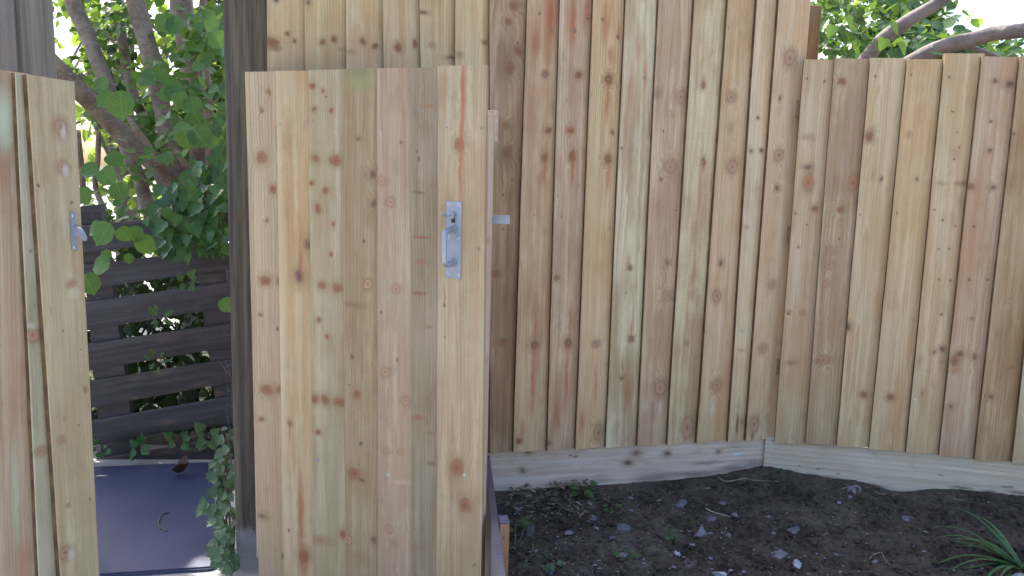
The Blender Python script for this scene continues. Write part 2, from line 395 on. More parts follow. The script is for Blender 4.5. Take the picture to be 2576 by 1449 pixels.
# gravel board along the foot
ga, gb = FT.uz(1231, 1136, -.008), FT.uz(1927, 1105, -.008)
ga2, gb2 = FT.uz(1231, 1226, -.008), FT.uz(1927, 1182, -.008)
KG = []
for ty, px, py, rx, ry, *ex in [('d',1331,1139,9,7), ('d',1316,1187,9,7), ('d',1604,1142,12,8), ('d',1582,1167,12,7), ('d',1681,1143,8,6), ('d',1811,1138,8,5), ('n',1450,1150,8,4), ('n',1437,1148,5,3),
                            ('s',1859,1143,15,3.2,1.,(176,214,220)), ('s',1781,1167,50,5,.6,(112,88,84)), ('s',1640,1206,60,10,.6,(104,90,84)), ('s',1760,1196,60,10,.65,(100,86,80)), ('s',1850,1182,60,12,.65,(100,86,80)), ('s',1905,1168,24,12,.5,(104,90,84)), ('s',1520,1212,40,6,.4,(120,104,96)), ('s',1300,1205,80,18,.4,(190,180,172)), ('s',1880,1170,60,18,.5,(112,102,102)), ('s',1420,1165,100,5,.5,(198,188,178)), ('s',1700,1195,120,8,.5,(120,110,104))]:
    u_, z_ = FT.uz(px, py, -.012); sc = FT.scale(px, py)
    KG.append((ty, z_, u_, ry*sc, rx*sc)+tuple(ex))
M_GR1 = wood('gravel_board_wood', (214,190,166), KG, 41, u0=.3, w0=.05, slope=.01, spacing=.014, amp=.35, dark=(164,142,122), second=(198,174,152), pins=.4)
uL = FT.uz(700, 1170)[0]
def plank(mb, L0, L1, z0a, z0b, z1a, z1b, y0, y1, n=26, m=0, seed=3):
    """horizontal plank, ends L0/L1, bottom z0a..z0b, top z1a..z1b; UV u=z, v=length"""
    rings = []
    for j in range(n+1):
        t = j/n; L = lerp(L0, L1, t); e = .0012*mnoise.noise(Vector((seed, t*23, 0))); dy = .003*mnoise.noise(Vector((seed, t*4, 7)))
        zb, zt = lerp(z0a, z0b, t)+e, lerp(z1a, z1b, t)-e
        P = [(y1, zb), (y0, zb+.002), (y0, (zb+zt)/2), (y0, zt-.002), (y0+.002, zt), (y1, zt)]
        rings.append([(mb.add((L, y+dy, z)), (z, L)) for y, z in P])
    for a, b in zip(rings, rings[1:]):
        for k in range(6):
            q = [a[k], b[k], b[(k+1) % 6], a[(k+1) % 6]]
            mb.face([x[0] for x in q], [x[1] for x in q], m, False)
    mb.face([x[0] for x in rings[0]], [x[1] for x in rings[0]], m); mb.face([x[0] for x in rings[-1]][::-1], [x[1] for x in rings[-1]][::-1], m)
mb = MB(); sl_ = (gb[1]-ga[1])/(gb[0]-ga[0]); sb_ = (gb2[1]-ga2[1])/(gb2[0]-ga2[0])
plank(mb, uL, gb[0]+.003, ga2[1]+sb_*(uL-ga2[0]), gb2[1]-.12, ga[1]+sl_*(uL-ga[0])+.02, gb[1]+.02, -.0005, .022)
MBG = mb.build('gravel_board', M_GR1, tall)
nails(FT, [(1918,1128), (1916,1152)], MBG, -.001, .0042, M_SCREW, 'screw')
mb = MB(); mb.box(gb[0]-.13, gb[0]+.012, .03, .13, -.05, 1.9, 0, .003)  # hidden block added behind the corner to stop sun leaking through
mb.build('corner_sun_block', wood('corner_sun_block_wood', (132,108,76), (), 53, u0=.2), tall)
# rails and the end post behind the boards
M_RAIL = wood('rail_wood', (150,128,92), (), 51, u0=.2, amp=.5)
u1, u2 = FT.uz(672, 100)[0], FT.uz(2050, 20)[0]
for z in (.75, 1.45, 2.15):
    mb = MB(); plank(mb, u1, u2-.02, z, z, z+.075, z+.075, .0225, .06, 8, 0, z); mb.build('rail', M_RAIL, tall)
mb = MB(); pu = FT.uz(2052, 60, .07)[0]; mb.box(pu-.085, pu+.018, .0605, .16, .05, FT.uz(2052, 14, .07)[1], 0, .003)
mb.build('end_post', wood('end_post_wood', (132,108,76), (), 52, u0=.2), tall)

# ================================================================== RIGHT FENCE
pc = FT.w(*[FT.uz(1950, 1000)[0], -.02, 0])
A2 = R(-13.6)
FR = Frame(1950, 1000, (Vector((pc.x, pc.y, 0))).y-.012, A2)
KR = []
K(KR, 'o', (2033,458,14,24), (2146,460,13,24))
K(KR, 'r', (2115,207,10,9), (2113,527,9,9), (2184,343,9,12), (2172,993,9,10), (2240,998,10,10), (2050,525,8,8), (2440,470,10,9), (2400,905,12,14))
K(KR, 'd', (2031,420,12,7), (2131,820,8,11), (2500,205,7,7), (2539,212,12,11), (2497,472,8,9), (2370,878,9,9), (2349,886,5,6), (2388,1020,6,8), (2217,450,4,5), (2307,452,5,5), (2487,378,7,7), (2490,305,4,4), (2545,337,7,6), (2452,898,8,11), (2415,888,11,10), (2490,997,9,9), (2444,800,5,5), (2368,790,4,4))
K(KR, 'p', (2088,632,9,11), (2085,665,9,10), (2077,712,8,9), (1985,784,6,5), (2017,786,6,6), (2535,756,8,8), (2070,905,12,12))
K(KR, 's', (2420,462,26,9,.55,(110,78,50)), (2365,462,24,8,.45,(150,116,76)), (2030,345,22,14,.45,(130,98,68)), (2100,470,36,50,.4,(140,106,78)), (2285,340,14,16,.5,(140,102,70)), (2186,345,18,26,.5,(140,98,70)),
  (1990,912,22,10,.55,(132,98,66)), (2060,905,26,10,.5,(132,98,66)), (2402,930,20,16,.6,(170,106,66)), (2540,460,20,40,.5,(130,88,56)), (2080,640,26,60,.35,(150,116,86)), (2250,560,9,200,.35,(176,130,84)), (2170,560,8,200,.3,(176,130,84)), (2545,925,14,8,.5,(110,74,50)),
  (2100,1080,10,30,.4,(160,120,80)), (2440,560,9,120,.3,(168,130,96)), (2345,860,9,200,.35,(170,124,84)), (2230,880,14,130,.35,(196,168,136)))
K(KR, 'n', (2028,199,3,4), (2202,191,3,4), (2292,188,3,4), (2387,194,3,4), (2075,205,4,6), (2000,536,3,4), (2163,541,3,4), (2255,538,3,4), (2349,526,3,4), (2395,282,5,3), (2407,333,3,4), (2413,372,3,4), (2399,401,3,4), (2370,555,4,4), (2403,568,4,4), (2360,624,4,3), (2387,624,4,3), (2362,703,4,4), (2390,705,4,4), (2448,570,5,5), (2437,704,6,6), (2485,704,5,5), (2030,565,3,4), (2110,600,4,4), (2008,620,4,5), (1985,790,5,4))
ER = [((2023,147),(1948,1108)), ((2100,147),(2026,1112)), ((2190,146),(2105,1118)), ((2283,146),(2187,1125)), ((2376,142),(2280,1135)), ((2470,142),(2363,1142)), ((2567,142),(2452,1153)),
      ((2664,142),(2546,1160)), ((2760,142),(2640,1170)), ((2860,142),(2735,1180)), ((2960,142),(2835,1190))]
rt = [dict(tone=(184,160,126), u0=.1), dict(tone=(180,154,118), u0=.0, w0=.004, amp=1., saw=.15, second=(164,134,102)), dict(tone=(192,168,130), u0=-.03), dict(tone=(192,164,124), u0=.04), dict(tone=(190,168,132), u0=.03, spacing=.012, pins=1.5),
      dict(tone=(176,148,120), pins=1.5), dict(tone=(166,136,100), second=(150,116,80)), dict(tone=(176,164,134)), (180,154,120), (184,158,120), (180,154,120)]
low = empty('low_board_fence', FR.w(0, 0, 0), A2, 'lower pale close boarded fence at the right with branches above its top edge', 'fence', 'close boarded fences')
zt = [FR.uz(a[0]+40, a[1], -.016)[1] for a, b in ER]; zt = [lerp(zt[0], z, .5) if i < 7 else zt[6] for i, z in enumerate(zt)]
zb_ = [FR.uz(b[0], b[1]+3, -.016)[1] for a, b in ER]
zt[0] -= .004; zt[4] += .012; zt[3] -= .006
mb, mats = make_boards(FR, ER, .15, 0, 0, KR, rt, .026, .003, 3, .001, bots=zb_, tops=zt)
pan = mb.build('board_panel', mats, low)
nails(FR, [(2028,199), (2202,191), (2292,188), (2387,194), (2000,536), (2163,541), (2255,538), (2349,526), (1965,984), (2040,984), (2124,985), (2390,195), (2477,1010)], pan, -.0235, .003)
nails(FR, [(2302,1006)], pan, -.0238, .0045, M_SCREW, 'screw')
M_GR2 = wood('pale_gravel_board_wood', (210,193,168), [('s', FR.uz(x_,y_)[1], FR.uz(x_,y_)[0], ry_, rx_, .75, (96,82,74)) for x_, y_, rx_, ry_ in ((1985,1186,.05,.012), (2040,1196,.06,.010), (2085,1204,.05,.014), (2125,1212,.05,.010), (2200,1222,.05,.010), (2420,1228,.06,.009), (2490,1238,.05,.010), (2565,1240,.06,.010), (2060,1180,.012,.006), (2110,1192,.010,.005), (2010,1172,.008,.005))]+[('s', FR.uz(2540,1225)[1], FR.uz(2540,1225)[0], .008, .02, .7, (100,86,80)), ('n', FR.uz(2368,1196)[1], FR.uz(2368,1196)[0], .004, .014, .8, (90,80,74)), ('n', FR.uz(2525,1224)[1], FR.uz(2525,1224)[0], .005, .014, .8, (90,80,74))],
             42, u0=.25, w0=.1, slope=.005, spacing=.016, amp=.6, dark=(168,152,126), second=(198,182,156), pins=0)
a, b = FR.uz(1930, 1107, -.006), FR.uz(2576, 1166, -.006); a2, b2 = FR.uz(1930, 1182, -.006), FR.uz(2576, 1252, -.006)
s1, s2 = (b[1]-a[1])/(b[0]-a[0]), (b2[1]-a2[1])/(b2[0]-a2[0]); Le = b[0]+.5
mb = MB(); plank(mb, a[0]-.006, Le, a2[1]-.06, a2[1]-.06+s2*(Le-a[0]), a[1]+.004, a[1]+.012+s1*(Le-a[0]), .001, .024, seed=8)
g2 = mb.build('gravel_board', M_GR2, low)
nails(FR, [(1943,1132), (1944,1165)], g2, -.0005, .0042, M_SCREW, 'screw')
for z in (.7, 1.25, 1.75):
    mb = MB(); plank(mb, .0, Le, z, z, z+.07, z+.07, .0225, .06, 8, 0, z+3); mb.build('rail', M_RAIL, low)

# ================================================================== GATE
AG = R(-20)
FG = Frame(1226, 165, 2.42, AG)
KG2 = []
PUR = (104, 66, 72)
K(KG2, 'r', (659,398,13,12), (686,477,7,8), (668,706,12,10), (702,708,6,7), (673,981,14,11), (703,980,8,9), (796,399,9,9), (842,404,12,11), (848,724,13,11), (810,716,9,8), (852,1012,14,10), (818,1005,9,11), (793,1003,8,9), (898,992,9,10),
  (862,1344,8,10), (1158,365,12,14), (1152,1175,16,20), (1172,1270,14,17), (765,1398,12,14), (837,562,5,6), (818,481,6,7), (731,1063,6,6), (892,1192,15,13))
K(KG2, 'd', (671,553,4,5), (662,1297,13,8), (902,350,6,6), (937,439,10,11), (939,512,10,11), (888,897,5,5), (940,1360,9,10), (910,1206,7,5), (1008,357,4,4))
K(KG2, 'd', (771,614,10,14,1,PUR), (755,695,13,17,1,PUR))
K(KG2, 'p', (961,455,9,10), (983,510,9,9), (997,725,10,10), (1020,1010,11,10), (972,937,9,10), (975,1135,8,6), (980,1330,7,8), (993,1367,8,9), (925,718,10,11), (878,1356,9,9), (1008,1137,6,6), (800,1358,10,9))
K(KG2, 'r', (659,277,4,5), (676,232,4,6), (658,790,4,4), (660,1052,7,5), (789,215,7,6), (814,231,4,5), (792,275,5,6), (834,278,4,5), (786,461,6,5), (800,523,6,9), (833,640,4,4), (803,806,6,5), (803,1087,6,6), (823,845,5,5))
K(KG2, 's', (905,200,44,36,.75,(146,138,92)), (905,178,44,20,.5,(120,118,80)), (880,490,26,40,.4,(150,122,84)), (930,550,18,20,.5,(140,112,72)), (888,766,34,10,.6,(132,98,70)), 
  (712,900,16,600,.5,(214,192,156)), (762,500,14,200,.45,(186,140,92)), (768,900,12,300,.5,(178,134,88)), (756,660,8,30,.6,(150,90,64)), (757,1290,9,120,.8,(158,92,64)), (764,1420,14,60,.6,(158,92,64)), (731,1085,3,26,.6,(150,84,58)), (740,1150,3,60,.35,(170,110,80)),
  (1075,268,24,6,.7,(150,112,72)), (1055,483,20,5,.8,(104,96,62)), (1092,466,14,9,.6,(150,104,72)), (1062,597,24,5,.9,(150,84,66)), (1060,660,22,9,.85,(158,100,78)), (1056,737,22,5,.85,(138,84,66)), (1078,820,14,7,.6,(140,100,74)), (1053,1050,22,7,.85,(150,92,72)), (1085,1090,14,6,.5,(130,96,72)), (1085,1165,12,8,.6,(112,78,54)), (1066,1230,36,70,.5,(134,132,104)), (1060,1380,26,8,.5,(150,110,86)), (1068,390,30,60,.3,(176,146,130)),
  (1167,230,7,90,.9,(170,98,72)), (1160,420,7,120,.85,(172,104,78)), (1163,320,6,60,.7,(170,98,72)), (1121,742,3,30,.6,(150,96,70)), (1190,1300,20,140,.3,(160,118,78)), (1200,700,8,500,.35,(184,142,98)),
  (650,1150,24,120,.35,(190,140,112)), (1010,1213,26,9,.6,(196,160,132)), (990,1180,20,20,.4,(186,134,104)), (905,770,30,12,.5,(140,104,76)), (840,1180,22,260,.35,(134,124,84)), (870,1150,5,120,.4,(166,110,80)), (910,1230,40,22,.4,(150,124,78)), (905,1400,30,20,.35,(146,118,74)), (820,1360,40,14,.45,(146,110,76)),
  (1170,1195,4,6,.9,(176,206,196)), (978,1194,5,5,.8,(150,190,170)), (800,1156,4,4,.9,(120,150,170)), (700,790,30,3,.4,(180,150,120)))
K(KG2, 'n', (1122,768,5,6), (1121,848,2,3), (961,785,3,5), (916,608,4,4), (1204,625,3,3), (1194,1420,3,3), (1000,906,3,6), (728,1333,3,4), (880,969,3,3), (697,830,4,5), (820,245,3,3), (1055,400,4,5), (1048,380,3,4), (907,1115,5,6), (713,1400,6,10))
EG = [((615,181),(650,1449)), ((692,178),(713,1449)), ((775,176),(787,1449)), ((860,174),(868,1449)), ((947,172),(951,1449)), ((1031,170),(1036,1449))]
gt = [dict(tone=(194,168,132), u0=.05, pins=.6, second=(186,154,118)), dict(tone=(202,174,132), second=(184,146,102), u0=.1, amp=.3, pins=0, rough=.4), dict(tone=(184,166,130), second=(172,150,112)), dict(tone=(172,148,114), second=(160,134,98), u0=.1),
      dict(tone=(184,160,130), second=(176,146,116)), dict(tone=(160,140,114), second=(146,128,100), pins=.6)]
gate = empty('wooden_gate', FG.w(FG.uz(615, 181)[0], 0, 0), AG, 'open wooden board gate with galvanised thumb latch and pull handle', 'gate')
FG.o = Vector(gate.location)                  # local zero at the hinge edge
ztop = [FG.uz(a[0]+40, a[1]-1, -.016)[1] for a, b in EG]
mb, mats = make_boards(FG, EG, .12, .0, 0, KG2, gt, .016, .004, 4, .004, bots=[.02]*6, tops=ztop)
# wide closing board on top of the others
(ua, za), (ub, zb) = FG.uz(1106, 167, -.014), FG.uz(1101, 1449, -.014); (va, _), (vb, _) = FG.uz(1226, 165, -.014), FG.uz(1213, 1449, -.014)
sL, sR = (ua-ub)/(za-zb), (va-vb)/(za-zb)
L1, L0, R1, R0 = ub+sL*(za-zb), ub+sL*(.02-zb), vb+sR*(za-zb), vb+sR*(.02-zb)
sp7 = []
for sp in KG2:
    u, z = FG.uz(sp[1], sp[2], -.016); t = (z-.02)/(za-.02)
    if lerp(L0, L1, t) < u < lerp(R0, R1, t):
        sc = FG.scale(sp[1], sp[2]); sp7.append((sp[0], u-lerp((L0+R0)/2, (L1+R1)/2, t), z, sp[3]*sc, sp[4]*sc)+sp[5:])
gm = mb.build('board_panel', mats, gate)
mb2 = MB(); board(mb2, L1, L0, R1-L1, .02, za, -.026, -.021, -.0045, 0, 77, W2=R0-L0)
M_B7 = wood('closing_board_wood', (185,163,128), sp7, 77, u0=-.03, w0=.01, slope=-.02, spacing=.010, amp=.55, second=(176,148,112), pins=.3)
cb = mb2.build('closing_board', M_B7, gate)
nails(FG, [(631,311), (705,313), (788,304), (871,303), (961,323), (1054,318), (880,969), (660,1052), (800,1156), (970,1056)], gm, -.0135, .0032)
nails(FG, [(1124,321), (1211,322), (1204,625), (1194,1420)], cb, -.0240, .0032)
# stile behind the closing edge, ledges and brace
M_ST = wood('stile_wood', (208,180,154), [('s', .0, FG.uz(1235,610)[1], .05, .02, .7, (176,116,76)), ('s', 0, FG.uz(1228,910)[1], .05, .025, .6, (168,118,92)), ('s', 0, FG.uz(1228,1190)[1], .05, .03, .5, (172,128,98)), ('n', .04, FG.uz(1236,385)[1], .004, .006)], 61, u0=.2, amp=.35, pins=.3, second=(196,164,138))
mb = MB(); ue1, ue0 = R1, R0
zs = FG.uz(1240, 285, .03)[1]
mb.box(R1-.062, R1+.001, .0045, .052, .10, zs, 0, .002); mb.build('stile', M_ST, gate)
mb = MB(); zz = FG.uz(1240, 280, .03)[1], FG.uz(1240, 354, .03)[1]
mb.box(R1-.5, R1+.004, .0525, .075, zz[1], zz[0]+.005, 0, .002, True); mb.build('ledge', M_ST, gate)
for zc in (.30, 1.05):
    mb = MB(); mb.box(.03, R1-.065, .0045, .05, zc, zc+.09, 0, .002, True); mb.build('ledge', M_ST, gate)
mb = MB(); mb.box(.003, .06, .0045, .05, .10, zs, 0, .002); mb.build('hinge_stile', M_ST, gate)
# latch plate with handle, thumb lever and screws
yF = -.0245
pu0, pz1 = FG.uz(1124, 506, yF); pu1, _ = FG.uz(1162, 506, yF); _, pz0 = FG.uz(1141, 700, yF); pb0, _ = FG.uz(1121, 700, yF)
mb = MB(); mb.box(pu0, pu1, -.0275, -.0240, pz0, pz1, 0, .0008); plate = mb.build('latch_plate', M_GALV, gate)
um = (pu0+pu1)/2+.002
hz1, hz0 = FG.uz(1143, 577, yF)[1], FG.uz(1138, 663, yF)[1]
uh = um-.002
pts = [(uh, -0.0270, hz1), (uh-.001, -0.0450, hz1), (uh-.003, -0.0740, hz1-.003), (uh-.004, -0.0830, hz1-.012), (uh-.004, -0.0850, hz1-.028), (uh-.004, -0.0850, (hz0+hz1)/2), (uh-.004, -0.0840, hz0+.024), (uh-.003, -0.0800, hz0+.008), (uh-.002, -0.0590, hz0), (uh, -0.0450, hz0+.002), (uh, -0.0270, hz0+.003)]
mb = MB(); P = smooth_path(pts, 4); mb.tube(P, [.0092 if 3 < i < len(P)-4 else .0080 for i in range(len(P))], 12)
for z in (hz1, hz0+.003): mb.tube([(uh, -0.0286, z), (uh, -0.0315, z)], [.013, .0115], 14)
mb.build('pull_handle', M_GALV, plate)
lu, lz = FG.uz(1139, 545, yF)
mb = MB(); mb.tube([(lu+.004, -0.0280, lz), (lu+.004, -0.0390, lz)], [.0062, .0055], 10)
P = smooth_path([(lu+.004, -0.0310, lz+.002, .0055), (lu+.001, -0.0500, lz+.003, .0045), (lu-.002, -0.0670, lz+.004, .0075), (lu-.004, -0.0850, lz+.010, .0085), (lu-.005, -0.0930, lz+.013, .003)], 4)
rings = []
for q in P:
    ring = [mb.add((q[0]+dx*q[3], q[1], q[2]+dz*.0022)) for dx, dz in ((-1, 0), (-.6, 1), (.6, 1), (1, 0), (.6, -1), (-.6, -1))]
    if rings:
        for k in range(6): mb.face([rings[-1][k], rings[-1][(k+1) % 6], ring[(k+1) % 6], ring[k]], None, 0, True)
    rings.append(ring)
mb.face(rings[-1]); mb.face(rings[0][::-1]); mb.build('thumb_lever', M_GALV, plate)
mb = MB(); tz = FG.uz(1140, 530, yF)[1]; mb.tube([(lu+.004, -0.0286, tz+.004), (lu+.004, -.0275, tz+.004)], [.010, .0085], 12); mb.tube([(lu+.004, -0.0286, tz-.008), (lu+.004, -0.0360, tz-.010), (lu+.004, -0.0380, lz)], [.007, .006, .005], 8)
mb.box(lu-.002, lu+.009, -0.0310, -0.0286, lz-.018, lz+.006, 1, 0); mb.build('lever_pivot', [M_GALV, M_DARK], plate)
nails(FG, [(1130,516), (1155,516), (1130,597), (1153,598), (1129,689), (1153,690)], plate, -0.0286, .0052, M_SCREW, 'screw', True)
# latch bar behind the gate
bu, bz = FG.uz(1283, 541, .056)[0], FG.uz(1262, 541, .056)[1]; bz0 = FG.uz(1262, 563, .056)[1]
mb = MB(); mb.box(R1-.16, bu, .053, .0575, bz0, bz, 0, .0006); mb.build('latch_bar', M_GALV, gate)

# ================================================================== POSTS BY THE OPENING
NP = NT('stained_post_wood'); uvn = NP.n('ShaderNodeUVMap').outputs[0]
a_ = NP.noise(NP.vec('MULTIPLY_ADD', uvn, (38, 1.4, 1), (3, 1, 1)), 1, 4, .6); b_ = NP.noise(NP.vec('MULTIPLY', uvn, (150, 4, 1)), 1, 3)
c_ = NP.mix(NP.mr(a_, .35, .68), wc((58,51,46)), wc((108,95,74))); c_ = NP.mix(NP.mr(b_, .4, .75, 0., .5), c_, wc((50,46,42)))
sp_ = NP.n('ShaderNodeSeparateXYZ'); NP.set(sp_.inputs[0], uvn)
w_ = NP.noise(NP.vec('MULTIPLY', uvn, (22, 12, 1)), 1, 4)
m_ = NP.mr(NP.math('ADD', sp_.outputs[1], NP.math('MULTIPLY', NP.math('SUBTRACT', w_, .5), .16)), .09, .17, .85, 0.)
c_ = NP.mix(m_, c_, wc((150,146,138)))
for ku, kv, kr in ((-.02, 1.33, .02), (.03, 1.06, .012), (.02, .88, .012)):
    d_ = NP.vec('LENGTH', NP.vec('MULTIPLY_ADD', uvn, (1/kr, .6/kr, 0), (-ku/kr, -kv*.6/kr, 0)))
    c_ = NP.mix(NP.mr(d_, .6, 1.3, .6, 0.), c_, wc((96,70,52)))
M_POST = NP.done(NP.bsdf(c_, .6, b_, .3, .002, .4))
FP = Frame(620, 700, 2.86, R(8))
u0, _ = FP.uz(567, 300); u1, _ = FP.uz(671, 60)
post = empty('gate_post', FP.w((u0+u1)/2, .05, 0), R(8), 'dark stained gate post beside the opening with a pale muddy foot', 'gate post', 'gate posts')
def post_body(px_t, px_b, frame, parent, name, M, hw, d, z1, seed):
    mb = MB(); nz = 20; rings = []
    for j in range(nz+1):
        t = j/nz; z = -.05+t*(z1+.05); e = .0015*mnoise.noise(Vector((seed, t*5, 0)))
        P = [(-hw, d), (-hw, -d+.006), (-hw+.006, -d), (0, -d), (hw-.006, -d), (hw, -d+.006), (hw, d)]
        rings.append([(mb.add((x+e, y, z)), (x+(y+d if abs(x) == hw else 0), z)) for x, y in P])
    n = 7
    for a, b in zip(rings, rings[1:]):
        for k in range(n):
            q = [a[k], a[(k+1) % n], b[(k+1) % n], b[k]]; mb.face([x[0] for x in q], [x[1] for x in q], 0, False)
    mb.face([x[0] for x in rings[-1]], [x[1] for x in rings[-1]], 0)
    return mb.build(name, M, parent)
post_body(0, 0, FP, post, 'post_shaft', M_POST, (u1-u0)/2, .05, 2.5, 1)

NP = NT('weathered_post_wood'); uvn = NP.n('ShaderNodeUVMap').outputs[0]
a_ = NP.noise(NP.vec('MULTIPLY_ADD', uvn, (60, 1.2, 1), (9, 1, 4)), 1, 4, .6); b_ = NP.noise(NP.vec('MULTIPLY', uvn, (190, 4, 1)), 1, 3)
c_ = NP.mix(NP.mr(a_, .3, .7), wc((100,92,80)), wc((136,126,108))); c_ = NP.mix(NP.mr(b_, .4, .75, 0., .4), c_, wc((84,76,66)))
M_POST2 = NP.done(NP.bsdf(c_, .7, b_, .3, .002, .3))
FQ = Frame(80, 100, 2.82, R(20))
q0, _ = FQ.uz(-30, 100); q1, _ = FQ.uz(124, 100)
post2 = empty('gate_post', FQ.w((q0+q1)/2, .05, 0), R(20), 'weathered grey gate post rising behind the left wooden leaf', 'gate post', 'gate posts')
post_body(0, 0, FQ, post2, 'post_shaft', M_POST2, (q1-q0)/2, .05, 2.5, 5)
mb = MB(); qa = FQ.uz(42, 100, -.012)[0]-(q0+q1)/2; mb.box(-(q1-q0)/2-.12, qa, -.068, -.0505, .05, 2.45, 0, .003)
mb.build('cover_board', wood('cover_board_wood', (122,110,96), (), 63, u0=.2, amp=.4, second=(114,102,90), dark=(92,82,72)), post2)

# ================================================================== LEFT LEAF
AL = R(62.5)
FL = Frame(215, 800, 2.36, AL)
KL = []
K(KL, 'p', (155,320,16,22), (160,422,14,18), (165,1392,16,18), (157,1107,9,12), (180,715,12,10), (83,843,18,20), (103,1135,14,14), (172,1270,5,6))
K(KL, 's', (162,332,9,22,.6,(214,206,196)), (168,432,10,22,.6,(214,206,196)), (190,740,16,20,.5,(206,192,166)), (218,980,8,14,.8,(150,100,70)), (130,600,40,160,.2,(170,146,116)), (180,1395,10,20,.6,(210,198,178)),
  (10,300,24,110,.85,(186,194,160)), (5,450,24,70,.4,(176,120,88)), (40,1250,9,200,.6,(180,186,150)), (30,900,30,260,.55,(184,142,112)), (60,1420,24,90,.6,(176,124,92)), (80,820,16,14,.6,(200,190,170)))
K(KL, 'n', (95,465,5,6), (182,508,4,5), (77,630,4,5), (230,1257,4,4), (200,1070,3,3), (160,830,3,4), (205,880,3,3))
EP = [((-60,170),(-30,1449)), ((38,180),(98,1449)), ((68,190),(152,1449))]
lt = [dict(tone=(186,160,130), second=(176,146,116), u0=.05, pins=.4), dict(tone=(186,176,144), second=(172,158,124), u0=.1, amp=.3), dict(tone=(192,172,134), second=(184,160,122), u0=-.1, amp=.3, saw=.12, pins=.4)]
leaf = empty('gate_leaf', FL.w(0, 0, 0), AL, 'left wooden leaf carrying the hooked latch catch on its outer edge', 'gate leaf')
z0_ = [.06]*3; z1_ = [FL.uz(8, 174, -.02)[1], FL.uz(52, 186, -.02)[1], FL.uz(130, 197, -.03)[1]]
(ra, _), (rb, _) = FL.uz(187, 205, -.03), FL.uz(246, 1300, -.03)
ld = Frame(215, 800, 2.36, AL)
mb = MB(); mats = []
for i, (yl, yr, yb) in enumerate(((-.016, -.014, .0), (-.034, -.031, -.017), (-.056, -.050, -.035))):
    (ua, za), (ub, zb) = FL.uz(*EP[i][0], yl), FL.uz(*EP[i][1], yl); s = (ua-ub)/(za-zb)
    if i == 2: (wa, wza), (wb_, wzb) = FL.uz(187, 205, yr), FL.uz(250, 1449, yr)
    else: (wa, wza), (wb_, wzb) = FL.uz(EP[i+1][0][0]+8, EP[i+1][0][1], yr), FL.uz(EP[i+1][1][0]+8, EP[i+1][1][1], yr)
    s2 = (wa-wb_)/(wza-wzb)
    t1, t0 = ub+s*(z1_[i]-zb), ub+s*(z0_[i]-zb); r1, r0 = wb_+s2*(z1_[i]-wzb), wb_+s2*(z0_[i]-wzb)
    if i < 2: r1 += .03; r0 += .03
    sps = []
    for sp in KL:
        u, z = FL.uz(sp[1], sp[2], yl); t = (z-z0_[i])/(z1_[i]-z0_[i]); nxt = [(30, 90), (62, 146), (400, 400)][i]
        xlim = lerp(nxt[0], nxt[1], (sp[2]-180)/1270); xlo = lerp([-200, 38, 68][i], [-200, 98, 152][i], (sp[2]-180)/1270)
        if xlo <= sp[1] < xlim+6:
            sc = FL.scale(sp[1], sp[2]); sps.append((sp[0], u-lerp((t0+r0)/2, (t1+r1)/2, t), z, sp[3]*sc, sp[4]*sc/1.15)+sp[5:])
    d = dict(lt[i]); tn = d.pop('tone'); mats.append(wood('leaf_board_wood', tn, sps, 500+i, **d))
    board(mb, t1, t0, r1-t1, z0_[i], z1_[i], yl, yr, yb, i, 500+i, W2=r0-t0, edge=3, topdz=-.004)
    if i == 2: edge_u = (r0, r1)
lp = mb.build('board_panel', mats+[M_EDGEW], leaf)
mb = MB(); mb.box(-.75, edge_u[1]-.02, .0005, .045, .35, .44, 0, .002, True); mb.build('ledge', M_ST, leaf)
mb = MB(); mb.box(-.75, edge_u[1]-.02, .0005, .045, 1.35, 1.44, 0, .002, True); mb.build('ledge', M_ST, leaf)
yc = -.0565
cu0, cz1 = FL.uz(176, 535, yc); cu1, _ = FL.uz(190, 533, yc); cu0b, cz0 = FL.uz(182, 630, yc)
mb = MB(); tilt = (cu0b-cu0)
nU = []
for z, du in ((cz0, tilt), (cz1, 0)):
    for x, y in ((cu0, -.0525), (cu0, -.058), (cu1, -.058), (cu1, -.0525)): nU.append(mb.add((x+du, y, z)))
for k in range(4): mb.face([nU[k], nU[(k+1) % 4], nU[4+(k+1) % 4], nU[4+k]])
mb.face(nU[3::-1]); mb.face(nU[4:])
catch = mb.build('catch_plate', M_GALV, leaf)
# the curved hook stands out from the plate
hu, hz = FL.uz(189, 586, yc)
out = [(.0, -.010), (.0, .016), (.014, .018), (.024, .012), (.032, .001), (.038, -.013), (.036, -.021), (.030, -.019), (.024, -.011), (.016, -.008)]
mb = MB(); t_ = .0045; A_ = []; B_ = []
for d, dz in out:
    A_.append(mb.add((hu-.004+d*.25-t_, -.058-d, hz+dz))); B_.append(mb.add((hu-.004+d*.25+t_, -.058-d, hz+dz)))
n = len(out); mb.face(A_); mb.face(B_[::-1])
for k in range(n): mb.face([A_[k], B_[k], B_[(k+1) % n], A_[(k+1) % n]])
mb.build('hook', M_GALV, catch)
nails(FL, [(184,543), (188,622)], catch, -.0583, .0042, M_SCREW, 'screw', True)
leaf_in = 1
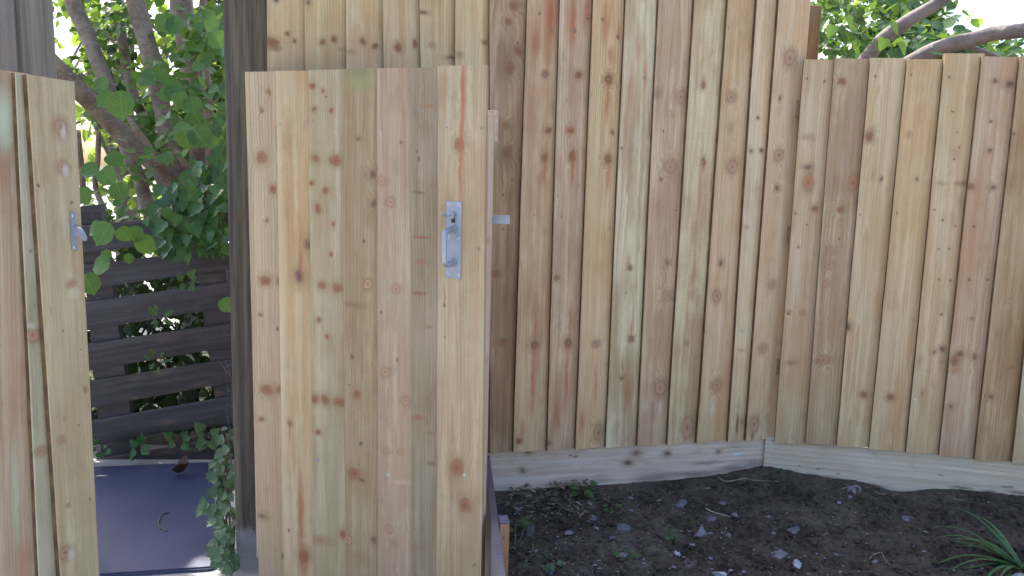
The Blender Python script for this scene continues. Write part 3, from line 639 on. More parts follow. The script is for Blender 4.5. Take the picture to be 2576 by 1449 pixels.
# ================================================================== GROUND
def soil_mat():
    N = NT('dark_soil'); p = N.n('ShaderNodeNewGeometry').outputs['Position']
    a = N.noise(p, 9, 6, .65); b = N.noise(p, 55, 5, .7); c = N.noise(p, 240, 3, .7)
    col = N.mix(N.mr(a, .35, .65), (.025, .020, .017, 1), (.080, .065, .055, 1))
    col = N.mix(N.mr(b, .45, .72, 0., .8), col, (.12, .10, .09, 1))
    col = N.mix(N.mr(b, .42, .28, 0., .8), col, (.010, .008, .008, 1))
    col = N.mix(N.mr(c, .66, .76, 0., .8), col, (.12, .105, .095, 1))
    e = N.noise(p, 3.3, 5, .6); col = N.mix(N.mr(e, .50, .70, 0., .6), col, (.15, .125, .112, 1))
    h = N.math('ADD', N.math('MULTIPLY', b, .7), N.math('MULTIPLY', c, .4))
    return N.done(N.bsdf(col, .8, h, .9, .012, .3))
M_SOIL = soil_mat()
# soil height along the two fences, read where the soil meets the gravel boards
prof = []
for px, py in ((1232, 1240), (1330, 1234), (1450, 1226), (1600, 1218), (1700, 1210), (1790, 1200), (1850, 1188), (1905, 1178)):
    u, z = FT.uz(px, py, -.012); p = FT.w(u, -.012, z); prof.append((p.x, z, p.y))
for px, py in ((1940, 1178), (2020, 1194), (2080, 1204), (2150, 1212), (2190, 1220), (2240, 1236), (2300, 1240), (2350, 1234), (2440, 1236), (2520, 1244), (2576, 1250)):
    u, z = FR.uz(px, py, -.012); p = FR.w(u, -.012, z); prof.append((p.x, z, p.y))
prof.sort()
def prof_at(x):
    if x <= prof[0][0]: return prof[0][1], prof[0][2]+(x-prof[0][0])*.22
    for a, b in zip(prof, prof[1:]):
        if x <= b[0]:
            t = (x-a[0])/(b[0]-a[0]); return lerp(a[1], b[1], t), lerp(a[2], b[2], t)
    return prof[-1][1], prof[-1][2]-(x-prof[-1][0])*.24
ZS = prof[3][1]
def soil_z(x, y, fine=True):
    z, fy = prof_at(x); d = max(0, fy-y)
    t = min(1, d/.35); t = t*t*(3-2*t)
    h = lerp(z, ZS-.02, t) - .02*d
    if y < 1.95: h = lerp(-.08, h, max(0, (y-1.5)/.45)**.6)
    h += .022*mnoise.noise(Vector((x*3.2, y*3.2, 4)))*min(1, d/.12)
    if fine:
        k = min(1, .25+d/.15)
        h += k*(.020*mnoise.noise(Vector((x*11, y*11, 1))) + 0.019*abs(mnoise.noise(Vector((x*31, y*31, 2)))) + 0.008*mnoise.noise(Vector((x*70, y*70, 3)))) 
    return h
X_ED = at_z(1262, 1300, ZS).x                 # where the edging board holds the bed
def axis(a, b, fine0, fine1, df, dc):
    out = []; x = a
    while x < b: out.append(x); x += df if fine0 <= x <= fine1 else dc
    out.append(b); return out
xs = axis(-.5, 5.0, -.2, 2.3, .0105, .12); ys = axis(1.5, 3.9, 2.0, 3.35, .0105, .06)
mb = MB(); idx = []
for y in ys:
    row = []
    for x in xs:
        # the bed's left side follows the edging board
        xe = None
        row.append(mb.add((x, y, soil_z(x, y))))
    idx.append(row)
def edge_x(y): return lerp(EB[0].x, EB[1].x, (y-EB[0].y)/(EB[1].y-EB[0].y))
EB = (at_z(1233, 1152, ZS+.15), at_z(1273, 1449, ZS+.15))
for j in range(len(ys)-1):
    for i in range(len(xs)-1):
        xm, ym = (xs[i]+xs[i+1])/2, (ys[j]+ys[j+1])/2
        if xm < edge_x(ym)-.012: continue
        mb.face([idx[j][i], idx[j][i+1], idx[j+1][i+1], idx[j+1][i]], None, 0, True)
tag(mb.build('soil', M_SOIL), kind='structure')
# the big sheet of ground, path and the sunlit drive beyond the trees
N = NT('ground_earth'); p = N.n('ShaderNodeNewGeometry').outputs['Position']
a = N.noise(p, 1.2, 5); b = N.noise(p, 30, 4)
M_GROUND = N.done(N.bsdf(N.mix(N.mr(b, .35, .7), N.mix(N.mr(a, .4, .6), (.045, .04, .03, 1), (.05, .06, .03, 1)), (.08, .07, .055, 1)), .9, b, .6, .01, .2))
mb = MB(); v = [mb.add(q) for q in ((-600, -600, -.06), (600, -600, -.06), (600, 600, -.06), (-600, 600, -.06))]; mb.face(v)
tag(mb.build('ground', M_GROUND), kind='structure')
N = NT('pale_concrete'); p = N.n('ShaderNodeNewGeometry').outputs['Position']
a = N.noise(p, 2, 5, .6); b = N.noise(p, 60, 4, .6)
col = N.mix(N.mr(a, .3, .7), (.27, .26, .25, 1), (.38, .37, .36, 1)); col = N.mix(N.mr(b, .45, .75, 0., .4), col, (.22, .21, .20, 1))
M_CONC = N.done(N.bsdf(col, .85, b, .3, .003, .3))
def sheet(name, pts, z, mat, zlow=None):
    mb = MB(); t = [mb.add((x, y, z)) for x, y in pts]; mb.face(t)
    return tag(mb.build(name, mat), kind='structure')
sheet('driveway', ((-60, 7.2), (3, 7.2), (3, 120), (-60, 120)), -.05, M_CONC)
sheet('path', ((-3.2, 1.5), (EB[1].x-.03, 1.5), (EB[0].x-.03, 3.0), (-.9, 3.0), (-.9, 4.2), (-2.6, 4.2), (-3.2, 2.6)), -.017, M_CONC)
sheet('bounce_ground', ((-9, -9), (9, -9), (9, 1.5), (-9, 1.5)), -.052, M_CONC)  # unseen pale ground added to bounce warm light onto the fences

# ------------------------------------------------------------------ edging board, peg
N0 = (EB[0]-EB[1]); N0.z = 0; ang = math.atan2(N0.y, N0.x)
M_EDGE = wood('edging_wood', (122,112,112), (), 71, u0=.2, amp=.4, dark=(92,84,86), second=(108,100,104), pins=.3)
M_PEG = wood('peg_wood', (186,140,100), [('n', 0, ZS+.1, .004, .005), ('n', .004, ZS+.04, .004, .005)], 72, u0=.1, amp=.3, second=(176,128,90), pins=0)
pe = at_z(1252, 1449, ZS+.15); L = N0.length
eo = empty('edging_board', (EB[1].x, EB[1].y, 0), ang, 'grey timber edging board holding back the soil beside the gate', 'edging board')
mb = MB(); plank(mb, -.9, L+.1, .0, .0, ZS+.148, ZS+.15, -.0, .022, 20, 0, 6); mb.build('board', M_EDGE, eo)
pk = at_z(1267, 1304, ZS+.15)
po = empty('wooden_peg', (pk.x, pk.y, 0), ang+R(3), 'square orange wooden peg with a grey sawn top behind the edging board', 'peg')
NP = NT('sawn_end'); nn = NP.noise(NP.n('ShaderNodeTexCoord').outputs['Object'], 40, 4)
M_SAWN = NP.done(NP.bsdf(NP.mix(NP.mr(nn, .3, .7), wc((104,96,104)), wc((132,120,124))), .8, nn, .3, .003, .2))
sc = (at_z(1280, 1304, ZS+.15)-at_z(1253, 1304, ZS+.15)).length/2*.92
mb = MB(); mb.box(-.027, .027, -sc, sc, .0, ZS+.142, 0, .002); mb.build('peg_shaft', M_PEG, po)
mb = MB(); mb.box(-.0265, .0265, -sc+.0005, sc-.0005, ZS+.1425, ZS+.15, 0, .0015); mb.build('peg_top', M_SAWN, po)

# ------------------------------------------------------------------ grey slab
N = NT('slab_grey'); p = N.n('ShaderNodeNewGeometry').outputs['Position']
a = N.noise(p, 3, 4); b = N.noise(p, 45, 5, .7); c = N.noise(p, 130, 3)
col = N.mix(N.mr(a, .3, .7), (.030, .040, .090, 1), (.040, .052, .110, 1)); col = N.mix(N.mr(b, .5, .75, 0., .4), col, (.09, .09, .10, 1))
col = N.mix(N.mr(c, .7, .78, 0., .6), col, (.30, .29, .29, 1))
M_SLAB = N.done(N.bsdf(col, .5, b, .2, .003, .5))
cr = [at_z(140, 1177, 0), at_z(534, 1161, 0), at_z(550, 1425, 0), at_z(140, 1452, 0)]
def rounded(poly, r, n=6):
    out = []
    for i, c in enumerate(poly):
        a, b = poly[i-1], poly[(i+1) % len(poly)]
        p0 = c+(a-c).normalized()*r; p2 = c+(b-c).normalized()*r
        for k in range(n+1):
            t = k/n; out.append(p0*(1-t)**2+c*2*t*(1-t)+p2*t*t)
    return out
bm = bmesh.new(); vs = [bm.verts.new((q.x, q.y, -.016)) for q in rounded([Vector((c.x, c.y, 0)) for c in cr], .05)]
f = bm.faces.new(vs); ex = bmesh.ops.extrude_face_region(bm, geom=[f])
for v in [g for g in ex['geom'] if isinstance(g, bmesh.types.BMVert)]: v.co.z = .0
bmesh.ops.recalc_face_normals(bm, faces=bm.faces); bmesh.ops.bevel(bm, geom=[e for e in bm.edges if all(v.co.z > -.01 for v in e.verts)], offset=.006, segments=2, affect='EDGES')
mb = MB(); mb.from_bm(bm)
tag(mb.build('paving_slab', M_SLAB), 'smooth blue grey slab with a rounded corner lying in the opening', 'slab')

# ------------------------------------------------------------------ dark slatted fence behind the opening
M_STAIN = wood('dark_stained_wood', (60,56,60), (), 81, u0=.3, w0=.12, amp=.2, wb=.01, wa=.01, dark=(38,35,38), second=(52,47,48), pins=.5, fibre=.5, rough=.5)
FD = Frame(400, 1000, 3.98, R(4))
do = empty('slatted_fence', FD.w(0, 0, 0), R(4), 'dark stained slatted fence like a leaning pallet behind the opening', 'slatted fence')
def quad_plank(pxs, fr, y, th, M, parent, name, grow=(0, 0)):
    """board from its four picture corners TL,TR,BR,BL on the fence's plane, with real thickness"""
    c = [fr.uz(px, py, y) for px, py in pxs]; mb = MB(); n = 10
    tl, tr, br, bl = [Vector((u, z)) for u, z in c]
    dt, db = (tr-tl), (br-bl)
    tl, bl, tr, br = tl-dt*grow[0], bl-db*grow[0], tr+dt*grow[1], br+db*grow[1]
    rings = []
    for j in range(n+1):
        t = j/n; a, b = bl.lerp(br, t), tl.lerp(tr, t); e = .004*mnoise.noise(Vector((a.x*3, a.y*5, 1)))
        v0 = 0; h = (b-a).length
        P = [(a.x, y+th, a.y, 0), (a.x, y, a.y, .001), ((a.x+b.x)/2, y, (a.y+b.y)/2, h/2), (b.x, y, b.y-.004, h-.004), (b.x, y+.004, b.y, h), (b.x, y+th, b.y, h)]
        L = t*dt.length
        rings.append([(mb.add((x, yy+e, z)), (hh-h/2, L)) for x, yy, z, hh in P])
    for r0, r1 in zip(rings, rings[1:]):
        for k in range(6):
            q = [r0[k], r1[k], r1[(k+1) % 6], r0[(k+1) % 6]]; mb.face([x[0] for x in q], [(x[1][0]+pxs[0][1]*.01, x[1][1]) for x in q])
    mb.face([x[0] for x in rings[0]]); mb.face([x[0] for x in rings[-1]][::-1])
    return mb.build(name, M, parent)
SL = [((207,568),(582,528),(582,592),(207,637)), ((207,667),(582,624),(582,676),(212,728)), ((212,761),(582,709),(587,769),(220,831)), ((220,866),(587,812),(588,871),(222,932)),
      ((225,959),(590,902),(592,960),(231,1026)), ((232,1059),(590,996),(592,1061),(236,1115)), ((238,1156),(590,1100),(592,1175),(240,1232))]
mbs = MB()
for q in SL: quad_plank(q, FD, 0, .02, M_STAIN, do, 'slat', (.45, .35))
for q in (((196,520),(252,514),(352,1200),(262,1212)), ((470,500),(540,492),(640,1180),(568,1190))):
    c = [FD.uz(px, py, .024) for px, py in q]
    mb = MB(); A = [mb.add((u, .024, z)) for u, z in c]; B_ = [mb.add((u, .075, z)) for u, z in c]
    mb.face(A[::-1], [(z, u) for u, z in c][::-1]); mb.face(B_, [(z, u) for u, z in c])
    for k in range(4): mb.face([A[k], A[(k+1) % 4], B_[(k+1) % 4], B_[k]], [(0, .1)]*4)
    mb.build('upright', M_STAIN, do)

# ================================================================== PLANTS
def leafmat(name, c1, c2, trans=.35, rough=.45, vein=True, glow=(.30, .48, .05)):
    N = NT(name); g = N.n('ShaderNodeNewGeometry'); uv = N.n('ShaderNodeUVMap').outputs[0]
    rn = g.outputs['Random Per Island']
    col = N.mix(rn, c1+(1,), c2+(1,))
    nz = N.noise(N.n('ShaderNodeTexCoord').outputs['Object'], 45, 3)
    col = N.mix(N.mr(nz, .4, .75, 0., .4), col, tuple(x*.65 for x in c1)+(1,))
    bump = None
    if vein:
        s = N.n('ShaderNodeSeparateXYZ'); N.set(s.inputs[0], uv)
        ax = N.math('ABSOLUTE', s.outputs[0])
        st = N.math('ABSOLUTE', N.math('SUBTRACT', N.math('FRACT', N.math('MULTIPLY', N.math('SUBTRACT', s.outputs[1], N.math('MULTIPLY', ax, .7)), 7.)), .5))
        vm = N.math('MAXIMUM', N.mr(st, .08, .0, 0., .8), N.mr(ax, .03, .0, 0., 1.))
        col = N.mix(N.math('MULTIPLY', vm, .4), col, tuple(min(1, x*2.2+.02) for x in c2)+(1,)); bump = N.math('MULTIPLY', vm, -1.)
    b = N.bsdf(col, rough, bump, .4, .002, .4)
    t = N.n('ShaderNodeBsdfTranslucent'); N.set(t.inputs[0], N.mix(.55, col, glow+(1,)))
    m = N.n('ShaderNodeMixShader'); m.inputs[0].default_value = trans
    N.t.links.new(b, m.inputs[1]); N.t.links.new(t.outputs[0], m.inputs[2])
    return N.done(m.outputs[0])
M_HAZEL = leafmat('hazel_leaf', (.030, .098, .026), (.075, .18, .042), .32)
M_FAR = leafmat('sunlit_leaf', (.06, .12, .02), (.11, .19, .035), .5, .5, False, (.42, .60, .06))
M_IVY = leafmat('ivy_leaf', (.010, .048, .014), (.032, .115, .024), .12, .27)
M_TRAIL = leafmat('trailing_leaf', (.05, .10, .055), (.10, .16, .09), .15, .5)
M_LAUREL = leafmat('long_leaf', (.022, .075, .026), (.05, .135, .036), .28, .4)
M_WEED = leafmat('weed_leaf', (.03, .085, .03), (.06, .13, .04), .25, .45)
M_BLADE = leafmat('grass_blade', (.05, .13, .05), (.10, .20, .09), .2, .4, False)
M_DRY = leafmat('dry_leaf', (.09, .07, .055), (.30, .25, .20), .1, .8, False, (.2, .13, .06))

def bark(name, c1, c2, c3):
    N = NT(name); uv = N.n('ShaderNodeUVMap').outputs[0]; ob = N.n('ShaderNodeTexCoord').outputs['Object']
    a = N.noise(ob, 9, 5, .6); b = N.noise(N.vec('MULTIPLY', ob, (40, 40, 70)), 1, 4, .65); l = N.noise(N.vec('MULTIPLY', ob, (18, 18, 120)), 1, 2)
    col = N.mix(N.mr(a, .35, .65), c1+(1,), c2+(1,)); col = N.mix(N.mr(b, .5, .75, 0., .7), col, c3+(1,)); col = N.mix(N.mr(l, .62, .72, 0., .5), col, tuple(x*.4 for x in c1)+(1,))
    return N.done(N.bsdf(col, .75, N.math('ADD', a, N.math('MULTIPLY', b, .6)), .7, .012, .3))
M_BARK = bark('hazel_bark', (.16, .12, .09), (.28, .22, .17), (.40, .35, .30))
M_BARK2 = bark('limb_bark', (.14, .12, .118), (.22, .19, .185), (.28, .26, .25))
M_VINE = bark('vine_bark', (.05, .04, .03), (.09, .07, .05), (.1, .09, .07))

def serr(pts, n, d):                          # small teeth along a half outline
    return pts
def half_outline(kind):
    if kind == 'hazel': return [(.0, 0), (.25, .03), (.40, .16), (.46, .34), (.47, .52), (.41, .68), (.28, .80), (.14, .88), (.0, 1.0)]
    if kind == 'ivy': return [(.0, .06), (.20, .0), (.40, .04), (.50, .20), (.36, .34), (.44, .50), (.30, .62), (.14, .80), (.0, 1.0)]
    if kind == 'laurel': return [(.0, 0), (.10, .10), (.17, .28), (.19, .50), (.15, .72), (.08, .90), (.0, 1.0)]
    if kind == 'heart': return [(.0, .05), (.22, .0), (.40, .12), (.44, .30), (.36, .52), (.20, .78), (.0, 1.0)]
    if kind == 'holly': return [(.0, 0), (.10, .06), (.28, .12), (.17, .26), (.34, .36), (.20, .50), (.34, .62), (.16, .74), (.20, .86), (.0, 1.0)]
    if kind == 'lobe': return [(.0, 0), (.18, .06), (.42, .10), (.30, .26), (.50, .40), (.30, .50), (.38, .70), (.16, .72), (.0, 1.0)]
    return [(.0, 0), (.30, .25), (.32, .6), (.0, 1.0)]
def toothed(k, sub, d):
    P = smooth_path(half_outline(k), sub); return [(x+(d if i % 2 else -d)*(1 if 1 < i < len(P)-2 else 0), y) for i, (x, y) in enumerate(P)]
HO = {k: half_outline(k) for k in ('hazel', 'ivy', 'laurel', 'heart', 'holly', 'lobe', 'simple')}
HO['hazel'] = toothed('hazel', 2, .014)
def add_leaf(mb, p, axis_, nrm, size, kind, r, fold=.22, curl=.18, teeth=0):
    axis_ = axis_.normalized(); side = axis_.cross(nrm)
    if side.length < 1e-4: side = axis_.orthogonal()
    side.normalize(); nrm = side.cross(axis_).normalized()
    H = HO[kind]; f = fold*r.uniform(.3, 1.6); cu = curl*r.uniform(-.6, 1.5); tw = r.uniform(-.15, .15)
    def pt(x, y):
        h = f*abs(x) - cu*y*y + tw*x*y + (.05*math.sin(y*16+x*5) if teeth else 0)*abs(x)
        return p + (side*x + axis_*y + nrm*h)*size
    mid = [mb.add(pt(0, y)) for x, y in H]
    for sgn in (1, -1):
        edge = [mid[0]] + [mb.add(pt(sgn*(x+(teeth*(-1)**i if 0 < i < len(H)-2 else 0)), y)) for i, (x, y) in list(enumerate(H))[1:-1]] + [mid[-1]]
        for i in range(len(H)-1):
            q = [mid[i], edge[i], edge[i+1], mid[i+1]]; uv = [(0, H[i][1]), (sgn*H[i][0], H[i][1]), (sgn*H[i+1][0], H[i+1][1]), (0, H[i+1][1])]
            if i == 0: q = [mid[0], edge[1], mid[1]]; uv = [uv[0], uv[2], uv[3]]
            if i == len(H)-2: q = [mid[i], edge[i], mid[i+1]]; uv = [uv[0], uv[1], uv[2]]
            if sgn < 0: q = q[::-1]; uv = uv[::-1]
            mb.face(q, uv, 0, True)
def rvec(r): 
    while 1:
        v = Vector((r.uniform(-1, 1), r.uniform(-1, 1), r.uniform(-1, 1)))
        if .05 < v.length < 1: return v.normalized()
def stem_px(px, Y):                           # (px, py, radius px) list -> world points and radii at distance Y (or per-point)
    pts = []; rr = []
    for q in px:
        yy = q[3] if len(q) > 3 else Y
        v = at_depth(q[0], q[1], yy); pts.append(tuple(v)+(q[2]*yy/F,))
    P = smooth_path(pts, 5); return [Vector(q[:3]) for q in P], [q[3] for q in P]

# ---- hazel: many stems from one stool, ragged crown
hz_base = at_depth(455, 700, 5.0); hz_base.z = -.06
hz = empty('hazel_tree', hz_base, 0, 'many stemmed hazel tree with broad toothed leaves behind the slatted fence', 'tree')
def stemobj(parent, base, pxs, Y, M, name, seed, n=12, jit=.16):
    P, rr = stem_px(pxs, Y); mb = MB(); mb.tube([p-base for p in P], rr, n, 0, jit, seed); return mb.build(name, M, parent)
BX = (455, 640, 34)
STEMS = [([(150,-160,20,5.4), (182,0,19,5.3), (218,80,19,5.2), (242,145,18,5.1), (268,210,17,5.1), (300,315,17,5.05), (325,395,17,5), (352,450,17,5), (372,520,18,5), (420,640,22,5), (445,760,24,5)], 0),
  ([(60,70,20,4.4), (125,150,21,4.5), (190,218,22,4.6), (240,268,23,4.7), (300,330,24,4.8), (352,378,25,4.85), (405,425,27,4.9), (440,500,30,4.95), (455,640,33,5), (460,760,36,5)], 1),
  ([(322,-160,22,5.3), (342,0,23,5.2), (362,80,23,5.15), (383,150,23,5.1), (397,210,22,5.1), (408,270,21,5.1), (418,330,21,5.05), (432,395,23,5), (448,480,26,5), (470,640,30,5), (470,760,32,5)], 2),
  ([(440,-160,25,5), (452,0,25,4.9), (466,80,25,4.9), (474,150,24,4.9), (484,220,23,4.9), (496,290,22,4.9), (502,370,22,4.95), (498,470,24,5), (490,640,28,5), (480,760,30,5)], 3),
  ([(300,60,12,5.6), (312,130,12,5.6), (326,200,12,5.6), (345,260,12,5.5), (375,330,13,5.4), (410,420,14,5.3), (450,560,16,5.2), (470,760,18,5.2)], 4),
  ([(520,-60,9,4.8), (508,40,9,4.8), (514,120,10,4.8), (520,200,10,4.8), (526,290,11,4.8), (528,420,12,4.9), (510,640,14,5), (500,760,15,5)], 5),
  ([(196,330,7,4.4), (205,420,7,4.5), (215,500,8,4.6), (260,640,9,4.8), (330,760,12,4.9)], 6), ([(322,292,6,4.7), (345,330,7,4.7), (372,365,8,4.75), (400,420,9,4.8)], 7), ([(440,372,8,4.8), (462,410,8,4.8), (480,450,9,4.85), (486,520,10,4.9)], 8), ([(248,330,6,5.2), (246,400,7,5.2), (240,470,7,5.2), (270,540,8,5.1), (350,700,10,5)], 9)]
for px, sd in STEMS: stemobj(hz, hz_base, px, 5, M_BARK, 'stem', sd+3)
PATCH = at_z(515, 1432, 0)
def sun_clear(p, r=.10):                      # gap in the crown that lets the sun reach the slab's corner
    d = p-PATCH; t = d.dot(sdir); return t > .3 and (d-sdir*t).length < r
mb = MB(); rl = random.Random(11)
def spray(mb, c, dirn, L, n, size, kind, r, teeth=.0, droop=.4, base=Vector(), clear=None, twig=True, facing=None):
    """a thin twig with leaves held left and right of it"""
    pts = []; p = c.copy(); d = dirn.normalized()
    for k in range(n):
        pts.append(p.copy()); p = p+d*(L/n); d = (d+Vector((r.uniform(-.18, .18), r.uniform(-.18, .18), -droop/n+r.uniform(-.1, .1)))).normalized()
    for k, q in enumerate(pts):
        if clear and clear(q): continue
        sd = d.cross(Vector((0, 0, 1)))
        if sd.length < .1: sd = Vector((1, 0, 0))
        ax = (d*.6+sd.normalized()*(1 if k % 2 else -1)*r.uniform(.6, 1.1)+Vector((0, 0, r.uniform(-.7, .1)))).normalized()
        nr = (facing if facing else Vector((0, 0, 1)))*r.uniform(.5, 1.) + rvec(r)*.55
        add_leaf(mb, q-base, ax, nr, size*r.uniform(.6, 1.15), kind, r, teeth=teeth)
    return pts
# (centre px, px radius x/y, distance range, sprays)
CAMV = Vector((0, -1, .25))
OPEN = ((162,50,30,18), (168,122,32,24), (402,45,20,26), (320,88,14,16), (420,115,14,32), (436,148,14,16), (528,55,10,10), (530,190,12,10), (295,225,12,10), (360,235,18,10), (215,402,26,18), (280,385,26,18), (330,485,30,24), (240,450,20,24), (300,440,22,16), (455,442,18,18), (250,360,16,14), (380,20,14,16), (290,520,22,10))
CAMI = CAMR.transposed()
def to_px(p):
    q = CAMI @ (p-Vector((0, 0, CAMZ))); return CX+F*q.x/-q.z, CY-F*q.y/-q.z
def gap_left(p):                              # openings in the crown
    x, y = to_px(p)
    for cx, cy, rx, ry in OPEN:
        if ((x-cx)/rx)**2+((y-cy)/ry)**2 < 1: return True
    return sun_clear(p)
for cx, cy, rx, ry, Y0, Y1, n, s_ in ((550,90,50,110,4.3,4.8,26,.095), (520,120,70,120,5.1,5.8,36,.10), (540,270,40,100,4.1,4.7,20,.095), (500,280,70,110,5.1,5.8,26,.095), (260,130,60,80,5.3,6.2,16,.085), (300,30,90,60,5.3,6.4,18,.09), (400,100,60,90,5.3,6.2,14,.09), (420,250,60,60,5.3,6,12,.09),
                                   (300,260,80,60,5.2,5.9,12,.09), (380,320,70,60,5.2,5.8,14,.095), (255,490,50,50,4.3,5.0,5,.08), (330,440,80,50,5.1,5.7,6,.085), (330,420,80,50,4.3,4.7,5,.085), (270,540,80,30,4.2,4.8,18,.08), (430,400,60,60,5.2,5.7,14,.09), (150,50,50,60,5.4,6.5,8,.08), (450,340,40,50,4.2,4.6,5,.09), (400,190,60,40,4.3,4.7,5,.085),
                                   (330,-160,330,110,4.8,7,44,.10), (350,-420,420,190,4.8,7.5,50,.11)):
    for _ in range(int(n*1.35)):
        a, q = rl.uniform(0, 6.283), math.sqrt(rl.random())
        p = at_depth(cx+rx*q*math.cos(a), cy+ry*q*math.sin(a), rl.uniform(Y0, Y1))
        d = Vector((rl.uniform(-1, 1), rl.uniform(-1, .5), rl.uniform(-.5, .35)))
        spray(mb, p, d, rl.uniform(.18, .36), rl.randint(3, 6), s_*rl.uniform(.6, 1.), 'hazel', rl, .0, .5, hz_base, gap_left, facing=Vector((0, -.35, 1)))
# unseen upper crown sprays, added to block the sun over the opening
for _ in range(330):
    g = Vector((rl.uniform(-2.1, -.75), rl.uniform(2.6, 4.1), rl.uniform(0, .9))); t = rl.uniform(3.7, 6.2); p = g+sdir*t
    if to_px(p)[1] > -60: continue
    spray(mb, p, Vector((rl.uniform(-1, 1), rl.uniform(-1, 1), rl.uniform(-.4, .3))), rl.uniform(.25, .45), rl.randint(4, 7), .12, 'hazel', rl, .0, .4, hz_base, gap_left)
# individual leaves that stand out near the opening
for px, py, sz, Y, tx, ty in ((305,262,62,3.7,.1,1), (262,588,58,3.3,-.5,.9), (240,575,40,3.35,-.8,.5), (310,588,36,3.35,.6,.8), (365,615,48,3.4,.3,1), (345,588,38,3.4,-.2,1), (252,668,50,3.25,-1,.3), (225,715,52,3.2,.5,1), (570,766,36,3.3,.6,.8), (268,640,24,3.3,.3,1), (325,650,24,3.35,.2,1),
                      (485,260,40,4,.2,.8), (505,345,54,3.8,.7,.8), (460,330,48,3.9,-.6,.8), (470,350,44,3.8,.2,1), (375,190,40,4.2,-.8,.4), (440,225,42,4.1,-.9,.3), (420,235,40,4.1,.9,.3), (270,250,44,3.9,-.7,.6), (255,215,40,4,-.9,.5), (490,110,40,4.3,.5,.5), (440,60,44,4.3,-.3,.9), (415,55,46,4.3,.2,1), (550,100,44,4.0,.5,.9), (535,60,40,4.1,-.6,.8),
                      (230,430,42,4,-.9,.3), (270,440,46,3.9,.6,.6), (300,480,44,3.8,.3,.9), (215,490,40,3.9,.2,1), (285,400,40,4.2,.8,.5), (455,250,36,4,.2,1), (560,300,40,3.9,-.2,1), (545,355,40,3.8,.2,1), (410,190,34,4.2,.5,.7), (365,200,40,4.1,.8,.2)):
    p = at_depth(px-tx*sz*.5, py-ty*sz*.5, Y)
    ax = Vector((tx, rl.uniform(-.25, .1), -ty)); nr = Vector((rl.uniform(-.3, .3), -1, rl.uniform(.2, .8)))
    add_leaf(mb, p-hz_base, ax, nr, sz*Y/F*1.15, 'hazel', rl, .25, .15, .012)
mb.build('foliage', M_HAZEL, hz)

# ---- ivy by the post
iv_base = at_depth(540, 900, 3.7); iv_base.z = -.06
iv = empty('ivy', iv_base, 0, 'glossy dark ivy hanging beside the dark post over the slatted fence', 'ivy')
mb = MB(); ri = random.Random(5)
for cx, cy, rx, ry, n, s_ in ((470,520,85,75,70,40), (530,450,50,70,44,38), (430,600,60,36,36,38), (540,590,45,50,34,34), (500,480,60,80,26,40), (560,340,25,70,16,30), (560,200,18,90,14,30), (395,560,35,40,14,36)):
    for _ in range(n):
        a, q = ri.uniform(0, 6.283), math.sqrt(ri.random()); Y = ri.uniform(3.45, 3.9)
        x, y = cx+rx*q*math.cos(a), cy+ry*q*math.sin(a)
        p = at_depth(x, y, Y); ax = Vector((ri.uniform(-.6, .6), ri.uniform(-.5, .0), -1+ri.uniform(-.2, .6))); nr = Vector((ri.uniform(-.6, .6), -1, ri.uniform(.0, 1.1)))
        add_leaf(mb, p-iv_base, ax, nr, s_*ri.uniform(.65, 1.15)*Y/F, ri.choice(['ivy', 'heart', 'ivy']), ri, .25, .2)
mb.build('foliage', M_IVY, iv)
mb = MB()
for _ in range(4):
    x = ri.uniform(500, 565); P, rr = stem_px([(x+ri.uniform(-40, 20), 430, 2, 3.75), (x+ri.uniform(-20, 20), 520, 3, 3.8), (x, 600, 3, 3.85), (x+10, 680, 4, 4.1), (x+20, 900, 5, 4.15), (575, 1180, 6, 4.15)], 3.8); mb.tube([p-iv_base for p in P], rr, 6)
mb.build('vine', M_VINE, iv)

# ---- trailing plant at the slab's edge
tb = at_z(580, 1425, -.05)
tr = empty('trailing_ivy', tb, 0, 'pale trailing ivy growing up between the grey slab and the dark post', 'ivy')
mb = MB()
for cx, cy, rx, ry, n, s_ in ((572,1110,22,40,14,30), (560,1200,32,50,22,36), (570,1290,30,50,24,36), (565,1365,36,50,26,38), (515,1270,26,26,7,40), (588,1400,14,40,12,34), (545,1165,26,26,9,30)):
    for _ in range(n):
        a, q = ri.uniform(0, 6.283), math.sqrt(ri.random()); x, y = cx+rx*q*math.cos(a), cy+ry*q*math.sin(a)
        x = min(x, 602)
        Y = lerp(3.45, 2.72, (y-1080)/340)+ri.uniform(-.08, .05); p = at_depth(x, y, Y)
        ax = Vector((ri.uniform(-1, .4), ri.uniform(-.6, .2), -.6+ri.uniform(-.5, .5))); nr = Vector((ri.uniform(-.6, .4), -1, ri.uniform(.1, 1.4)))
        add_leaf(mb, p-tb, ax, nr, s_*ri.uniform(.6, 1.1)*Y/F, ri.choice(['lobe', 'ivy', 'heart']), ri, .3, .25)
mb.build('foliage', M_TRAIL, tr)
mb = MB()
for k in range(4):
    P, rr = stem_px([(560+k*8, 1090, 2, 3.4), (575+ri.uniform(-15, 12), 1200, 2.5, 3.2), (560+k*9, 1310, 3, 3.), (585, 1425, 3, 2.8)], 3); mb.tube([p-tb for p in P], rr, 6)
mb.build('vine', M_VINE, tr)

